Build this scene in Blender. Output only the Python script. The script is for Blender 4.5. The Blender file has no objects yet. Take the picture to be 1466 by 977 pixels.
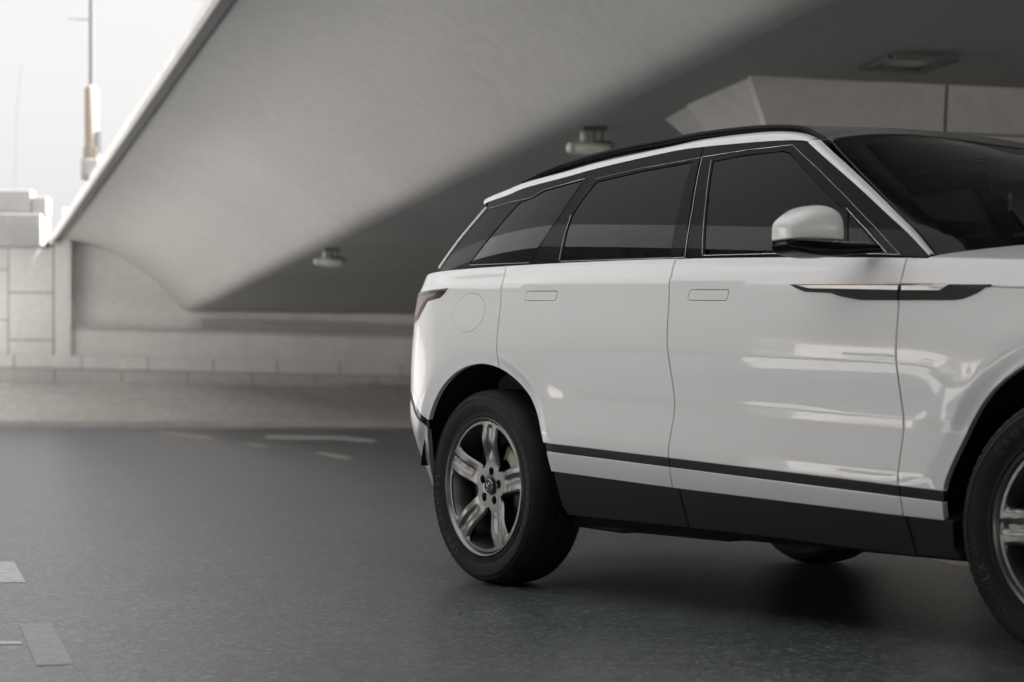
import bpy, math, random
import numpy as np
from mathutils import Vector, Matrix
from mathutils.geometry import delaunay_2d_cdt
random.seed(4); rng = np.random.default_rng(4)
R = math.radians
sc = bpy.context.scene
col = sc.collection

# ------------------------------------------------------------------ camera
F = 2746.0; YH = 565.0; CH = 0.734          # focal length in photo pixels, horizon row, eye height
cam = bpy.data.cameras.new('camera'); camo = bpy.data.objects.new('camera', cam); col.objects.link(camo)
cam.sensor_width = 36; cam.lens = F/1466*36; cam.shift_y = (YH-488.5)/1466
camo.location = (0, 0, CH); camo.rotation_euler = (R(90), 0, 0)
cam.clip_end = 3000; cam.clip_start = .05
cam.dof.use_dof = True; cam.dof.focus_distance = 6.9; cam.dof.aperture_fstop = 3.2
sc.camera = camo
# ------------------------------------------------------------------ world, sun, exposure
w = bpy.data.worlds.new('World'); sc.world = w; w.use_nodes = True
nt = w.node_tree; bg = nt.nodes['Background']
sky = nt.nodes.new('ShaderNodeTexSky'); sky.sky_type = 'NISHITA'; sky.sun_disc = False
SUN_EL, SUN_AZ = 56, 78                      # azimuth clockwise from +Y (away from the camera)
sky.sun_elevation = R(SUN_EL); sky.sun_rotation = R(SUN_AZ); sky.dust_density = 6; sky.air_density = 1.0; sky.ozone_density = 1
hs = nt.nodes.new('ShaderNodeHueSaturation'); hs.inputs['Saturation'].default_value = .08
nt.links.new(sky.outputs[0], hs.inputs['Color'])
hz = nt.nodes.new('ShaderNodeMix'); hz.data_type = 'RGBA'; hz.inputs[0].default_value = .88; hz.inputs[7].default_value = (1.04, 1.025, 1.03, 1)   # milky haze over the clear sky
nt.links.new(hs.outputs[0], hz.inputs[6]); nt.links.new(hz.outputs[2], bg.inputs[0])
bg.inputs[1].default_value = .085
sl = bpy.data.lights.new('sun', 'SUN'); so = bpy.data.objects.new('sun', sl); col.objects.link(so)
sl.energy = 5.0; sl.angle = R(.6); sl.color = (1, .985, .975)
sdir = Vector((math.sin(R(SUN_AZ))*math.cos(R(SUN_EL)), math.cos(R(SUN_AZ))*math.cos(R(SUN_EL)), math.sin(R(SUN_EL))))
so.rotation_euler = sdir.to_track_quat('Z', 'Y').to_euler()
sc.view_settings.view_transform = 'Standard'; sc.view_settings.look = 'None'
sc.view_settings.exposure = 3.12; sc.view_settings.gamma = 1
sc.render.engine = 'CYCLES'
sc.cycles.max_bounces = 10; sc.cycles.diffuse_bounces = 6; sc.cycles.transparent_max_bounces = 16

# ------------------------------------------------------------------ helpers
def tag(o, label=None, cat=None, group=None, kind=None):
    if label: o['label'] = label
    if cat: o['category'] = cat
    if group: o['group'] = group
    if kind: o['kind'] = kind
    return o
def empty(name, loc=(0, 0, 0), rz=0, parent=None):
    o = bpy.data.objects.new(name, None); col.objects.link(o); o.location = loc; o.rotation_euler = (0, 0, rz); o.parent = parent
    return o
def mk(name, V, Fc, m, parent=None, smooth=False, normals=None):
    me = bpy.data.meshes.new(name); me.from_pydata([tuple(map(float, v)) for v in V], [], [tuple(map(int, f)) for f in Fc])
    me.validate(); me.update()
    if smooth or normals is not None:
        me.polygons.foreach_set('use_smooth', [True]*len(me.polygons))
    if normals is not None and len(me.vertices) == len(V):
        me.normals_split_custom_set_from_vertices([tuple(map(float, n)) for n in normals])
    me.materials.append(m)
    o = bpy.data.objects.new(name, me); col.objects.link(o); o.parent = parent
    return o
class MB:
    def __init__(s): s.v = []; s.f = []
    def add(s, V, Fc):
        k = len(s.v); s.v += [tuple(v) for v in V]; s.f += [tuple(i+k for i in f) for f in Fc]; return s
    def box(s, a, b, bev=0.0):
        x0, y0, z0 = a; x1, y1, z1 = b
        V = [(x0,y0,z0),(x1,y0,z0),(x1,y1,z0),(x0,y1,z0),(x0,y0,z1),(x1,y0,z1),(x1,y1,z1),(x0,y1,z1)]
        return s.add(V, [(0,3,2,1),(4,5,6,7),(0,1,5,4),(1,2,6,5),(2,3,7,6),(3,0,4,7)])
    def hexa(s, bot, top):
        V = list(bot)+list(top); n = len(bot)
        return s.add(V, [tuple(range(n))[::-1], tuple(range(n, 2*n))]+[(i, (i+1) % n, n+(i+1) % n, n+i) for i in range(n)])
    def tube(s, P, r, n=10, cap=True):
        P = [Vector(p) for p in P]; rs = r if hasattr(r, '__len__') else [r]*len(P)
        V = []; up = Vector((0, 0, 1))
        for i, p in enumerate(P):
            d = (P[min(i+1, len(P)-1)]-P[max(i-1, 0)]).normalized()
            a = d.cross(up if abs(d.z) < .95 else Vector((1, 0, 0))).normalized(); b = d.cross(a)
            for k in range(n):
                t = 2*math.pi*k/n; V.append(p+(a*math.cos(t)+b*math.sin(t))*rs[i])
        Fc = [(i*n+k, i*n+(k+1) % n, (i+1)*n+(k+1) % n, (i+1)*n+k) for i in range(len(P)-1) for k in range(n)]
        if cap: Fc += [tuple(range(n))[::-1], tuple(range((len(P)-1)*n, len(P)*n))]
        return s.add(V, Fc)
    def lathe(s, prof, n=96, close=False):
        # prof: (r, y) about the local y axis
        V = []
        for k in range(n):
            t = 2*math.pi*k/n
            for r, y in prof: V.append((r*math.cos(t), y, r*math.sin(t)))
        m = len(prof)
        Fc = [(k*m+i, k*m+i+1, ((k+1) % n)*m+i+1, ((k+1) % n)*m+i) for k in range(n) for i in range(m-1)]
        return s.add(V, Fc)
    def build(s, name, m, parent=None, smooth=False, bevel=0, auto=None):
        o = mk(name, s.v, s.f, m, parent, smooth)
        if auto is not None:
            me = o.data; me.polygons.foreach_set('use_smooth', [True]*len(me.polygons)); me.set_sharp_from_angle(angle=R(auto))
        if bevel:
            b = o.modifiers.new('bevel', 'BEVEL'); b.width = bevel; b.segments = 2; b.limit_method = 'ANGLE'
        return o
# ---- materials
def mat(name, c, rough=.5, metal=0, coat=0, coat_r=.03, spec=.5):
    m = bpy.data.materials.new(name); m.use_nodes = True; p = m.node_tree.nodes['Principled BSDF']
    p.inputs['Base Color'].default_value = (*c, 1); p.inputs['Roughness'].default_value = rough; p.inputs['Metallic'].default_value = metal
    p.inputs['Coat Weight'].default_value = coat; p.inputs['Coat Roughness'].default_value = coat_r; p.inputs['Specular IOR Level'].default_value = spec
    return m
def nodes(m): return m.node_tree.nodes, m.node_tree.links, m.node_tree.nodes['Principled BSDF']
def ramp(N, L, src, stops):
    r = N.new('ShaderNodeValToRGB'); e = r.color_ramp.elements
    while len(e) < len(stops): e.new(.5)
    for el, (p, c) in zip(e, stops): el.position = p; el.color = (*c, 1) if hasattr(c, '__len__') else (c, c, c, 1)
    L.new(src, r.inputs[0]); return r.outputs[0]
def noise(N, L, co, scale, detail=4, rough=.55, map_scale=None):
    n = N.new('ShaderNodeTexNoise'); n.inputs['Scale'].default_value = scale; n.inputs['Detail'].default_value = detail; n.inputs['Roughness'].default_value = rough
    if map_scale:
        mp = N.new('ShaderNodeMapping'); mp.inputs['Scale'].default_value = map_scale; L.new(co, mp.inputs[0]); co = mp.outputs[0]
    L.new(co, n.inputs['Vector']); return n.outputs['Fac']
def mixc(N, L, a, b, f, mode='MIX'):
    x = N.new('ShaderNodeMix'); x.data_type = 'RGBA'; x.blend_type = mode
    for s, v in ((x.inputs[0], f), (x.inputs[6], a), (x.inputs[7], b)):
        if hasattr(v, 'is_linked'): L.new(v, s)
        else: s.default_value = v if not hasattr(v, '__len__') else (*v, 1)
    return x.outputs[2]
def bump(N, L, P, h, strength=.3, dist=.01):
    b = N.new('ShaderNodeBump'); b.inputs['Strength'].default_value = strength; b.inputs['Distance'].default_value = dist
    L.new(h, b.inputs['Height']); L.new(b.outputs[0], P.inputs['Normal'])
def coords(N, kind='Object'): return N.new('ShaderNodeTexCoord').outputs[kind]

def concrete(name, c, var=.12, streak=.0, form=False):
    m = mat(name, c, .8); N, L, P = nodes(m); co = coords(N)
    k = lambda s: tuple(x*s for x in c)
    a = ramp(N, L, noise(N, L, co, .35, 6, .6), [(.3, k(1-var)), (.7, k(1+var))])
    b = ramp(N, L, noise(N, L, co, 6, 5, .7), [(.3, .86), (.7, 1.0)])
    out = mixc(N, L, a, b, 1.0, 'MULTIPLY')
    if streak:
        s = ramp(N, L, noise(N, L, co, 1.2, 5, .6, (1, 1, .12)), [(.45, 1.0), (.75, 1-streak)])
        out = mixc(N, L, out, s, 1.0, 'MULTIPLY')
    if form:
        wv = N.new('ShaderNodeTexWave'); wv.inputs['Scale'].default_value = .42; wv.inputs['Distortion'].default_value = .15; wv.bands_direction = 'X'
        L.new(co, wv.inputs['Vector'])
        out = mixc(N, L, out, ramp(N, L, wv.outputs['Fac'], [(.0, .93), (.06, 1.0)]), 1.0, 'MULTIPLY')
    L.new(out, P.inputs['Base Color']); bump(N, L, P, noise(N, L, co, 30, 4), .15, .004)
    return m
M = {}
M['concrete'] = concrete('pale_concrete', (.48, .46, .44), .08, .1)
M['wall_concrete'] = concrete('wall_concrete', (.64, .62, .60), .07, .12)
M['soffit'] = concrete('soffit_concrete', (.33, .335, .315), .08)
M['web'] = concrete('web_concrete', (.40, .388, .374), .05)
M['joint'] = mat('joint_gap', (.09, .088, .085), .95)
M['dark_wall'] = concrete('dark_wall_concrete', (.13, .13, .125)); M['parapet'] = concrete('parapet_concrete', (.25, .245, .24))  # first tone is dark to cut the mask wall's reflection in the doors
M['pole_paint'] = mat('pole_paint', (.10, .10, .10), .5)
M['sleeve'] = mat('sleeve_beige', (.17, .145, .115), .7)
M['lens'] = mat('lamp_lens', (.52, .52, .45), .35)
M['dark_metal'] = mat('dark_metal', (.06, .066, .062), .45, .3)
M['pale_plastic'] = mat('pale_plastic', (.5, .47, .42), .5)
M['paint'] = mat('white_paint', (.82, .81, .80), .34, 0, .62, .015)
M['gloss_black'] = mat('gloss_black', (.0045, .0075, .0062), .4, 0, .2, .03, .02)
M['plastic'] = mat('black_plastic', (.0095, .0135, .012), .55, 0, 0, 0, .35)
M['liner'] = mat('liner_black', (.013, .016, .014), .9, 0, 0, 0, .2)
M['chrome'] = mat('bright_trim', (.50, .51, .50), .22, 1)
M['trim_grey'] = mat('satin_trim', (.42, .42, .40), .25, 1)
M['insert'] = mat('silver_insert', (.52, .49, .47), .28, .9)
M['rim'] = mat('wheel_alloy', (.31, .30, .29), .33, 1)
M['rim_dark'] = mat('wheel_barrel', (.24, .24, .236), .38, .8)
M['disc'] = mat('brake_steel', (.07, .068, .065), .5, 1)
M['caliper'] = mat('caliper_grey', (.42, .39, .33), .45, .4)
M['lamp_smoke'] = mat('smoked_lens', (.014, .010, .010), .3, 0, .3, .02, .2)
M['lamp_red'] = mat('pale_red_lens', (.20, .10, .085), .3, 0, .3, .02, .3)
M['silver_plastic'] = mat('silver_plastic', (.42, .43, .45), .35, .5)
M['seat'] = mat('seat_cloth', (.04, .04, .04), .9)
M['seat_light'] = mat('ornament_pale', (.5, .48, .44), .5)
M['indicator'] = mat('indicator_lens', (.6, .55, .5), .15, 0, 1, .02)
# tyre rubber: two tones of scuffed black
m = mat('tyre_rubber', (.022, .024, .022), .72, 0, 0, 0, .35); N, L, P = nodes(m); co = coords(N)
L.new(ramp(N, L, noise(N, L, co, 9, 6, .7), [(.35, (.0125, .015, .0138)), (.7, (.025, .0268, .025))]), P.inputs['Base Color'])
bump(N, L, P, noise(N, L, co, 220, 3), .15, .001); M['tyre'] = m
M['letter'] = mat('raised_lettering', (.075, .077, .073), .6)
def glass(name, tint, rough=0.0):
    m = bpy.data.materials.new(name); m.use_nodes = True; N = m.node_tree.nodes; L = m.node_tree.links
    N.remove(N['Principled BSDF']); out = N['Material Output']
    tr = N.new('ShaderNodeBsdfTransparent'); tr.inputs[0].default_value = (*tint, 1)
    gl = N.new('ShaderNodeBsdfGlossy'); gl.inputs['Roughness'].default_value = rough; gl.inputs[0].default_value = (.95, 1, .98, 1)
    fr = N.new('ShaderNodeFresnel'); fr.inputs[0].default_value = 1.27
    mx = N.new('ShaderNodeMixShader'); L.new(fr.outputs[0], mx.inputs[0]); L.new(tr.outputs[0], mx.inputs[1]); L.new(gl.outputs[0], mx.inputs[2]); L.new(mx.outputs[0], out.inputs[0])
    return m
M['privacy'] = glass('privacy_glass', (.10, .12, .11)); M['front_glass'] = glass('front_glass', (.22, .26, .24)); M['windscreen'] = glass('windscreen_glass', (.42, .47, .44))
# asphalt
m = mat('asphalt', (.05, .05, .05), .34); N, L, P = nodes(m); co = coords(N)
big = ramp(N, L, noise(N, L, co, .6, 8, .7), [(.3, (.080, .092, .097)), (.72, (.114, .129, .135))])
big = mixc(N, L, big, ramp(N, L, noise(N, L, co, 5, 6, .7), [(.36, .84), (.64, 1.1)]), .9, 'MULTIPLY')
def cells(scale, st, rnd=1):
    vo = N.new('ShaderNodeTexVoronoi'); vo.inputs['Scale'].default_value = scale; vo.inputs['Randomness'].default_value = rnd; L.new(co, vo.inputs['Vector'])
    sp = N.new('ShaderNodeSeparateColor'); L.new(vo.outputs['Color'], sp.inputs[0]); return ramp(N, L, sp.outputs[0], st), vo
c1_, v1_ = cells(75, [(.0, .42), (.5, .85), (.85, 1.2), (.95, 2.0), (1.0, 2.8)])
c2_, v2_ = cells(28, [(.0, .86), (.9, 1.06), (.985, 1.12), (1.0, 1.7)])
out = mixc(N, L, big, c1_, .85, 'MULTIPLY'); out = mixc(N, L, out, c2_, .9, 'MULTIPLY')
# tar seams and oil stains
st_ = ramp(N, L, noise(N, L, co, 1.1, 3, .5), [(.66, 1.0), (.74, .62)]); out = mixc(N, L, out, st_, 1.0, 'MULTIPLY')
L.new(out, P.inputs['Base Color']); bump(N, L, P, v1_.outputs['Distance'], .22, .004); M['asphalt'] = m
# gravel and sand
m = mat('gravel', (.2, .18, .17), .95); N, L, P = nodes(m); co = coords(N)
vo = N.new('ShaderNodeTexVoronoi'); vo.inputs['Scale'].default_value = 9; L.new(co, vo.inputs['Vector'])
g = ramp(N, L, vo.outputs['Color'], [(.1, (.44, .42, .40)), (.5, (.50, .48, .455)), (.9, (.58, .555, .53))])
g = mixc(N, L, g, (.44, .38, .32), ramp(N, L, noise(N, L, co, .5, 4, .6, (.4, 1, 1)), [(.55, 0), (.72, .6)]))
L.new(g, P.inputs['Base Color']); bump(N, L, P, vo.outputs['Distance'], .35, .02); M['gravel'] = m
m = mat('sand', (.42, .36, .30), .95); N, L, P = nodes(m); co = coords(N)
L.new(ramp(N, L, noise(N, L, co, 3, 6, .7), [(.3, (.40, .37, .34)), (.7, (.56, .515, .46))]), P.inputs['Base Color']); M['sand'] = m
# worn road paint
def roadpaint(name, c):
    m = mat(name, c, .4); N, L, P = nodes(m); co = coords(N)
    L.new(mixc(N, L, c, tuple(x*.35 for x in c), ramp(N, L, noise(N, L, co, 14, 8, .8), [(.45, 0), (.66, .8)])), P.inputs['Base Color']); return m
M['white_mark'] = roadpaint('white_road_paint', (.55, .54, .52)); M['faded_mark'] = roadpaint('faded_road_paint', (.26, .265, .26)); M['yellow_mark'] = roadpaint('yellow_road_paint', (.50, .42, .32))

def ground_pt(px, py, z=0.0):
    b = (YH-py)/F; Y = (z-CH)/b; return ((px-733)/F*Y, Y, z)
def P_at(px, py, Y): return ((px-733)/F*Y, Y, CH+(YH-py)/F*Y)

# ================================================================== SETTING
def sheet(name, x0, x1, y0, y1, z, m, nx=1, ny=1, kind='structure'):
    V = [(x0+(x1-x0)*i/nx, y0+(y1-y0)*j/ny, z) for j in range(ny+1) for i in range(nx+1)]
    Fc = [(j*(nx+1)+i, j*(nx+1)+i+1, (j+1)*(nx+1)+i+1, (j+1)*(nx+1)+i) for j in range(ny) for i in range(nx)]
    return tag(mk(name, V, Fc, m), kind=kind)
tag(sheet('ground', -900, 900, -900, 1200, -.03, M['sand']))
sheet('road', -60, 60, -40, 42.0, 0, M['asphalt'])
pav = concrete('bounce_concrete', (.50, .49, .48))  # unseen pale sheets added to bounce sunlight onto the car and bridge
for Vp in ([(-5.04, 7.75), (-2.6+.63, -2), (-2.6+.63, -40), (-59, -40), (-59, 12.06), (-20, 12.06)], [(-2.6-.315*16, 16), (-59, 16), (-59, 41.9), (-2.6-.315*41.9, 41.9)]):  # break between the sheets keeps the bright streak off the rear door
    V = [(x, y, .004) for x, y in Vp]; o = mk('bounce_sheet', V, [tuple(range(len(V)))], pav)
    if o.data.polygons[0].normal.z < 0: o.data.flip_normals()
    tag(o, kind='structure')
# kerb: stones with joints, in one run
kb = MB(); x = -40.0
while x < 40:
    kb.box((x, 42.0, -.02), (x+1.035, 42.16, .16)); x += 1.05
kb.box((-40, 42.03, -.02), (40, 42.14, .14))
tag(kb.build('kerb', M['concrete'], bevel=.012), kind='structure')
sheet('sand_verge', -40, 40, 42.16, 43.0, .13, M['sand'])
# gravel slope, uneven
nx, ny = 260, 26; V = []; 
dxy = np.array([1.0, .315])/math.hypot(1, .315)
def wall_y(x): return 47.0+.315*(x+8)
for j in range(ny+1):
    for i in range(nx+1):
        X = -30+60*i/nx; y0 = 42.75; y1 = wall_y(X)+.4; s = j/ny
        zt = 1.06-.018*(X+8)
        z = .12+(zt-.12)*min(1, s*1.08)**.9+rng.normal(0, .012)*(0 < s < 1)+.05*math.sin(X*1.3+s*7)*s
        V.append((X+rng.normal(0, .03), y0+(y1-y0)*s, z))
Fc = [(j*(nx+1)+i, j*(nx+1)+i+1, (j+1)*(nx+1)+i+1, (j+1)*(nx+1)+i) for j in range(ny) for i in range(nx)]
tag(mk('gravel_slope', V, Fc, M['gravel'], None, True), kind='structure')

# road markings (worn paint, 4 mm above the asphalt)
def mark(name, pts, m):
    V = [ground_pt(x, y, .0015) for x, y in pts]; o = mk(name, V, [tuple(range(len(V)))], m); return tag(o, kind='structure')
mark('road_marking', [(-60, 804), (20, 804), (37, 834), (-60, 834)], M['white_mark'])
mark('road_marking', [(27, 893), (74, 892), (105, 951), (52, 953)], M['faded_mark'])
mark('road_marking', [(-90, 919), (31, 918), (32, 922), (-90, 924)], M['white_mark'])
mark('road_marking', [(378, 624), (490, 624.5), (540, 630), (532, 634), (484, 629.5), (384, 628.5)], M['white_mark'])
mark('road_marking', [(448, 648), (462, 647.5), (507, 656), (492, 658.5)], M['yellow_mark'])
mark('road_marking', [(348, 635.5), (362, 635), (386, 639), (372, 640.5)], M['yellow_mark'])
mark('road_marking', [(222, 619), (234, 618.7), (312, 627), (298, 629)], M['yellow_mark'])
mark('road_marking', [(1330, 800), (1352, 799), (1400, 808), (1378, 811)], M['yellow_mark'])

# ---- bridge geometry: L2 lower edge of the inclined web, L1 deck edge, both running along D
D = Vector((.315, -1, .0306)); U2 = Vector((-8.0, 47, 2.78)); U1 = Vector((-11.3, 46, 4.42))
def on(Pt, s): return Pt+D*s
S0, S1 = -2, 80
def soffit_z(x, y): return 2.78+.0292*(.3*(x+8)-.954*(y-47))
br = empty('bridge', (-8, 47, 0)); tag(br, 'concrete road bridge overhead with a sloping pale side and flat dark underside', 'bridge')
def bp(name, V, Fc, m, **k):
    return mk(name, [Vector(v)-Vector((-8, 47, 0)) for v in V], Fc, m, br, **k)
lat = Vector((1, .315, 0)).normalized()
# inclined web as a slightly concave sheet with rounded lower corner; ends in a curved fillet at the wall
prof = [(-.30, 0), (-.17, .007), (-.04, .045), (.07, .12), (.20, .25), (.36, .40), (.6, .61), (.89, .82), (1.3, 1.09), (1.7, 1.31), (2.1, 1.47), (2.5, 1.58), (3.0, 1.65), (3.55, 1.67)]; prof = [(a*(.885 if a > 0 else 1), b) for a, b in prof]   # (left offset, rise)
ns = 60; V = []
for i in range(ns+1):
    s = S0+(S1-S0)*i/ns; b = on(U2, s)
    for (o_, r_) in prof: V.append(b-lat*o_+Vector((0, 0, r_)))
m_ = len(prof); Fc = [(i*m_+k, (i+1)*m_+k, (i+1)*m_+k+1, i*m_+k+1) for i in range(ns) for k in range(m_-1)]
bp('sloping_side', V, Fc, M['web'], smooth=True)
# fascia + deck edge + parapet
def sweep(name, sec, m, s0=S0, s1=S1, n=2):
    V = []
    for i in range(n+1):
        b = on(U2, s0+(s1-s0)*i/n)
        for (o_, r_) in sec: V.append(b-lat*o_+Vector((0, 0, r_)))
    k_ = len(sec); Fc = [(i*k_+k, i*k_+(k+1) % k_, (i+1)*k_+(k+1) % k_, (i+1)*k_+k) for i in range(n) for k in range(k_)]
    Fc += [tuple(range(k_))[::-1], tuple(range(n*k_, (n+1)*k_))]
    return bp(name, V, Fc, m)
sweep('fascia', [(3.15, 1.63), (3.21, 1.65), (3.21, 1.77), (3.15, 1.77)], M['wall_concrete'])
sweep('drip_groove', [(3.02, 1.60), (3.14, 1.625), (3.14, 1.70), (3.02, 1.68)], M['joint'])
sweep('deck', [(3.145, 1.71), (3.145, 1.76), (-22.3, 1.95), (-22.3, 1.71)], M['concrete'])
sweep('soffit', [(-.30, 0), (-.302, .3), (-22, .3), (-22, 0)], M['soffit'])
sweep('far_side', [(-22.01, 0), (-22.01, 1.69), (-22.3, 1.69), (-22.3, 0)], M['web'])
# ceiling hatch lamp on the soffit
def on_soffit(px, py, drop=0):
    a = (px-733)/F; b = (YH-py)/F
    # CH+bY = 2.78+.0292*(.3(aY+8)-.954(Y-47)) - drop
    Y = (2.78+.0292*(2.4+.954*47)-drop-CH)/(b-.0292*(.3*a-.954)); return Vector((a*Y, Y, CH+b*Y))
lampc = on_soffit(1300, 86)
cl = empty('ceiling_light', lampc); tag(cl, 'square recessed light with dark frame in the bridge underside above the car', 'ceiling light')
outer = [on_soffit(*p) for p in ((1230, 94), (1272, 75), (1372, 80), (1322, 99))]; inner = [on_soffit(*p, .03) for p in ((1252, 91), (1279, 78), (1352, 82), (1313, 95))]
cc = sum(outer, Vector())/4
fr = MB()
O = [p-lampc for p in outer]; I = [p-lampc for p in inner]; dn = Vector((0, 0, -.05))
fr.add([*O, *[o+dn for o in O], *[i+dn for i in I], *[i+Vector((0, 0, .0)) for i in I]], [(0,1,5,4),(1,2,6,5),(2,3,7,6),(3,0,4,7),(4,5,9,8),(5,6,10,9),(6,7,11,10),(7,4,8,11),(8,9,13,12),(9,10,14,13),(10,11,15,14),(11,8,12,15)])
fr.build('frame', M['dark_metal'], cl)
mk('diffuser', [i+Vector((0, 0, -.02)) for i in I], [(0, 1, 2, 3)], M['lens'], cl)

# ---- pier crosshead and column
A = on_soffit(1068, 108); B_ = on_soffit(965, 150); C_ = on_soffit(1466, 127)
dirf = (C_-A); dirf.z = 0; dirf.normalize(); back = Vector((-dirf.y, dirf.x, 0))
pier = empty('bridge_pier', (A.x, A.y, 0)); tag(pier, 'concrete pier head with a tapered end holding up the bridge behind the car', 'pier')
o0 = Vector((A.x, A.y, 0)); zt = A.z+.1; zb_ = A.z-1.3
Lc = 9.0
def ins(p, k): return p
topq = [Vector((A.x, A.y, zt)), A+dirf*Lc+Vector((0, 0, .1)), A+dirf*Lc+back*2.2+Vector((0, 0, .1)), Vector((B_.x, B_.y, zt))+back*.9, Vector((B_.x, B_.y, zt))]
botq = [Vector((A.x, A.y, zb_))+dirf*.5, A+dirf*Lc+Vector((0, 0, -1.3)), A+dirf*Lc+back*2.0+Vector((0, 0, -1.3)), Vector((B_.x, B_.y, zb_))+dirf*1.7+back*.5, Vector((B_.x, B_.y, zb_))+dirf*1.25]
b = MB(); b.hexa([p-o0 for p in botq], [p-o0 for p in topq]); b.build('pier_head', M['concrete'], pier, bevel=.02)
# formwork joints on the front face: shallow strips proud by 3 mm
j = MB(); sdn = dirf*1.6+Vector((0, 0, 0))
for t_ in (2.05, 5.0):
    p0 = A+dirf*t_-back*.004-o0; p1 = p0+Vector((0, 0, -1.3))-dirf*.06; j.add([p0, p0+dirf*.025, p1+dirf*.025, p1], [(0, 1, 2, 3)])
p0 = A+dirf*.2-back*.004+Vector((0, 0, -.45))-o0; j.add([p0, p0+dirf*8.7, p0+dirf*8.7+Vector((0, 0, -.018)), p0+Vector((0, 0, -.018))], [(0, 1, 2, 3)])
j.build('formwork_joint', M['joint'], pier)
cb = MB(); c0 = A+dirf*4.2+back*1.0-o0; seg = 40
V = []; 
for zz, r_ in ((0, .95), (A.z-1.2, .95)):
    for k in range(seg): V.append((c0.x+r_*1.3*math.cos(2*math.pi*k/seg), c0.y+r_*math.sin(2*math.pi*k/seg), zz))
cb.add(V, [(k, (k+1) % seg, seg+(k+1) % seg, seg+k) for k in range(seg)]); cb.build('column', M['concrete'], pier, auto=40)

# ---- abutment wall at the end of the bridge
wo = Vector((-12.5, wall_y(-12.5), 0))
wl = empty('abutment_wall', wo); tag(wl, 'pale concrete abutment wall at the end of the bridge above the gravel slope', 'wall')
wdir = lat.copy(); wn = Vector((wdir.y, -wdir.x, 0))      # wn points to the camera
def wp(x, dz, out=0.0, follow=True):
    y = wall_y(x); p = Vector((x, y, dz+(-.018*(x+8) if follow else 0)))+wn*out; return p-wo
def wall_box(mb, x0, x1, z0, z1, out, depth=.3, follow=True):
    mb.hexa([wp(x0, z0, out, follow), wp(x1, z0, out, follow), wp(x1, z0, out-depth, follow), wp(x0, z0, out-depth, follow)],
            [wp(x0, z1, out, follow), wp(x1, z1, out, follow), wp(x1, z1, out-depth, follow), wp(x0, z1, out-depth, follow)])
k47 = 47/F
Z = lambda py, Y=47.0: CH+(YH-py)/F*Y
back_ = MB(); wall_box(back_, -30, 14, .3, 2.25, 0, .5); wall_box(back_, -30, -10.75, 2.25, 4.3, 0, .5); wall_box(back_, -10.75, 14, 2.25, 5.2, -.28, .5)
back_.build('wall_face', M['wall_concrete'], wl)
# two footing courses with staggered joints
c1 = MB(); c2 = MB(); x = -30.0; k = 0
while x < 12:
    wall_box(c1, x, x+1.49, 1.30, 1.62, .10, .2); wall_box(c2, x-.62, x-.62+1.49, .75, 1.285, .22, .3); x += 1.51
c1.build('upper_footing_course', M['wall_concrete'], wl, bevel=.008); c2.build('lower_footing_course', M['concrete'], wl, bevel=.008)
gp = MB(); wall_box(gp, -30, 12, .7, 1.61, .085, .1); wall_box(gp, -30, 12, .6, 1.28, .2, .12); gp.build('footing_joint_fill', M['joint'], wl)
# pilaster and recess frame
pl = MB(); wall_box(pl, -10.98, -10.62, 1.62, 4.55, .12, .4, False); pl.build('pilaster', M['wall_concrete'], wl, bevel=.015)
rl = MB(); wall_box(rl, -10.6, 14, 2.26, 2.33, .03, .35); rl.build('recess_ledge', M['concrete'], wl)
# bearing shelf under the soffit
bs = MB(); wall_box(bs, -7.6, 14, 2.34, 2.6, -.05, .5); bs.build('bearing_shelf', M['soffit'], wl)
# facing panels left of the pilaster: interlocking slabs with gaps
pj = MB(); wall_box(pj, -16, -11.0, 1.62, 4.3, .02, .05, False); pj.build('panel_joint_fill', M['joint'], wl)
pn = MB()
for cx, wd_, zs_ in ((-12.0, .98, [(1.64, 2.02), (2.04, 3.16), (3.18, 4.28)]), (-13.42, 1.40, [(1.64, 2.5), (2.52, 3.7), (3.72, 4.28)]), (-14.84, 1.40, [(1.64, 2.02), (2.04, 3.16), (3.18, 4.28)])):
    for z0, z1 in zs_: wall_box(pn, cx, cx+wd_, z0, z1, .05, .06, False)
pn.build('facing_panel', M['wall_concrete'], wl, bevel=.01)
# curved haunch where the sloping side runs into the wall
hn = MB(); Vh = []; nh = 14
for i in range(nh+1):
    a = i/nh; xx = -10.9+2.95*a; zz = 4.42-1.66*a-.30*math.sin(math.pi*a)*0+.28*math.sin(math.pi*a)
    Vh.append((xx, zz))
for i in range(nh):
    (xa, za), (xb, zb2) = Vh[i], Vh[i+1]
    za2 = 4.42-1.66*(xa+10.9)/2.95; 
    hn.hexa([wp(xa, za-.55, -.27, False), wp(xb, zb2-.55, -.27, False), wp(xb, zb2-.55, -.5, False), wp(xa, za-.55, -.5, False)],
            [wp(xa, za+.5, -.27, False)+wn*.9, wp(xb, zb2+.5, -.27, False)+wn*.9, wp(xb, zb2+.5, -.5, False), wp(xa, za+.5, -.5, False)])
#hn.build('curved_haunch', M['web'], wl, auto=40)

# parapet on the approach, left
pw = empty('approach_parapet', (-13, 45.2, 4.2)); tag(pw, 'white concrete parapet block on top of the wall left of the bridge', 'parapet')
def pwp(p): return Vector(p)-Vector((-13, 45.2, 4.2))
b = MB(); b.box(pwp((-22, 45.0, 4.22)), pwp((-11.06, 45.9, 4.98))); b.build('base_beam', M['parapet'], pw, bevel=.02)
b = MB(); b.box(pwp((-22, 45.25, 4.985)), pwp((-11.35, 45.7, 5.56))); b.box(pwp((-11.33, 45.25, 4.985)), pwp((-10.98, 45.7, 5.4))); b.build('upper_wall', M['parapet'], pw, bevel=.02)

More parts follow.
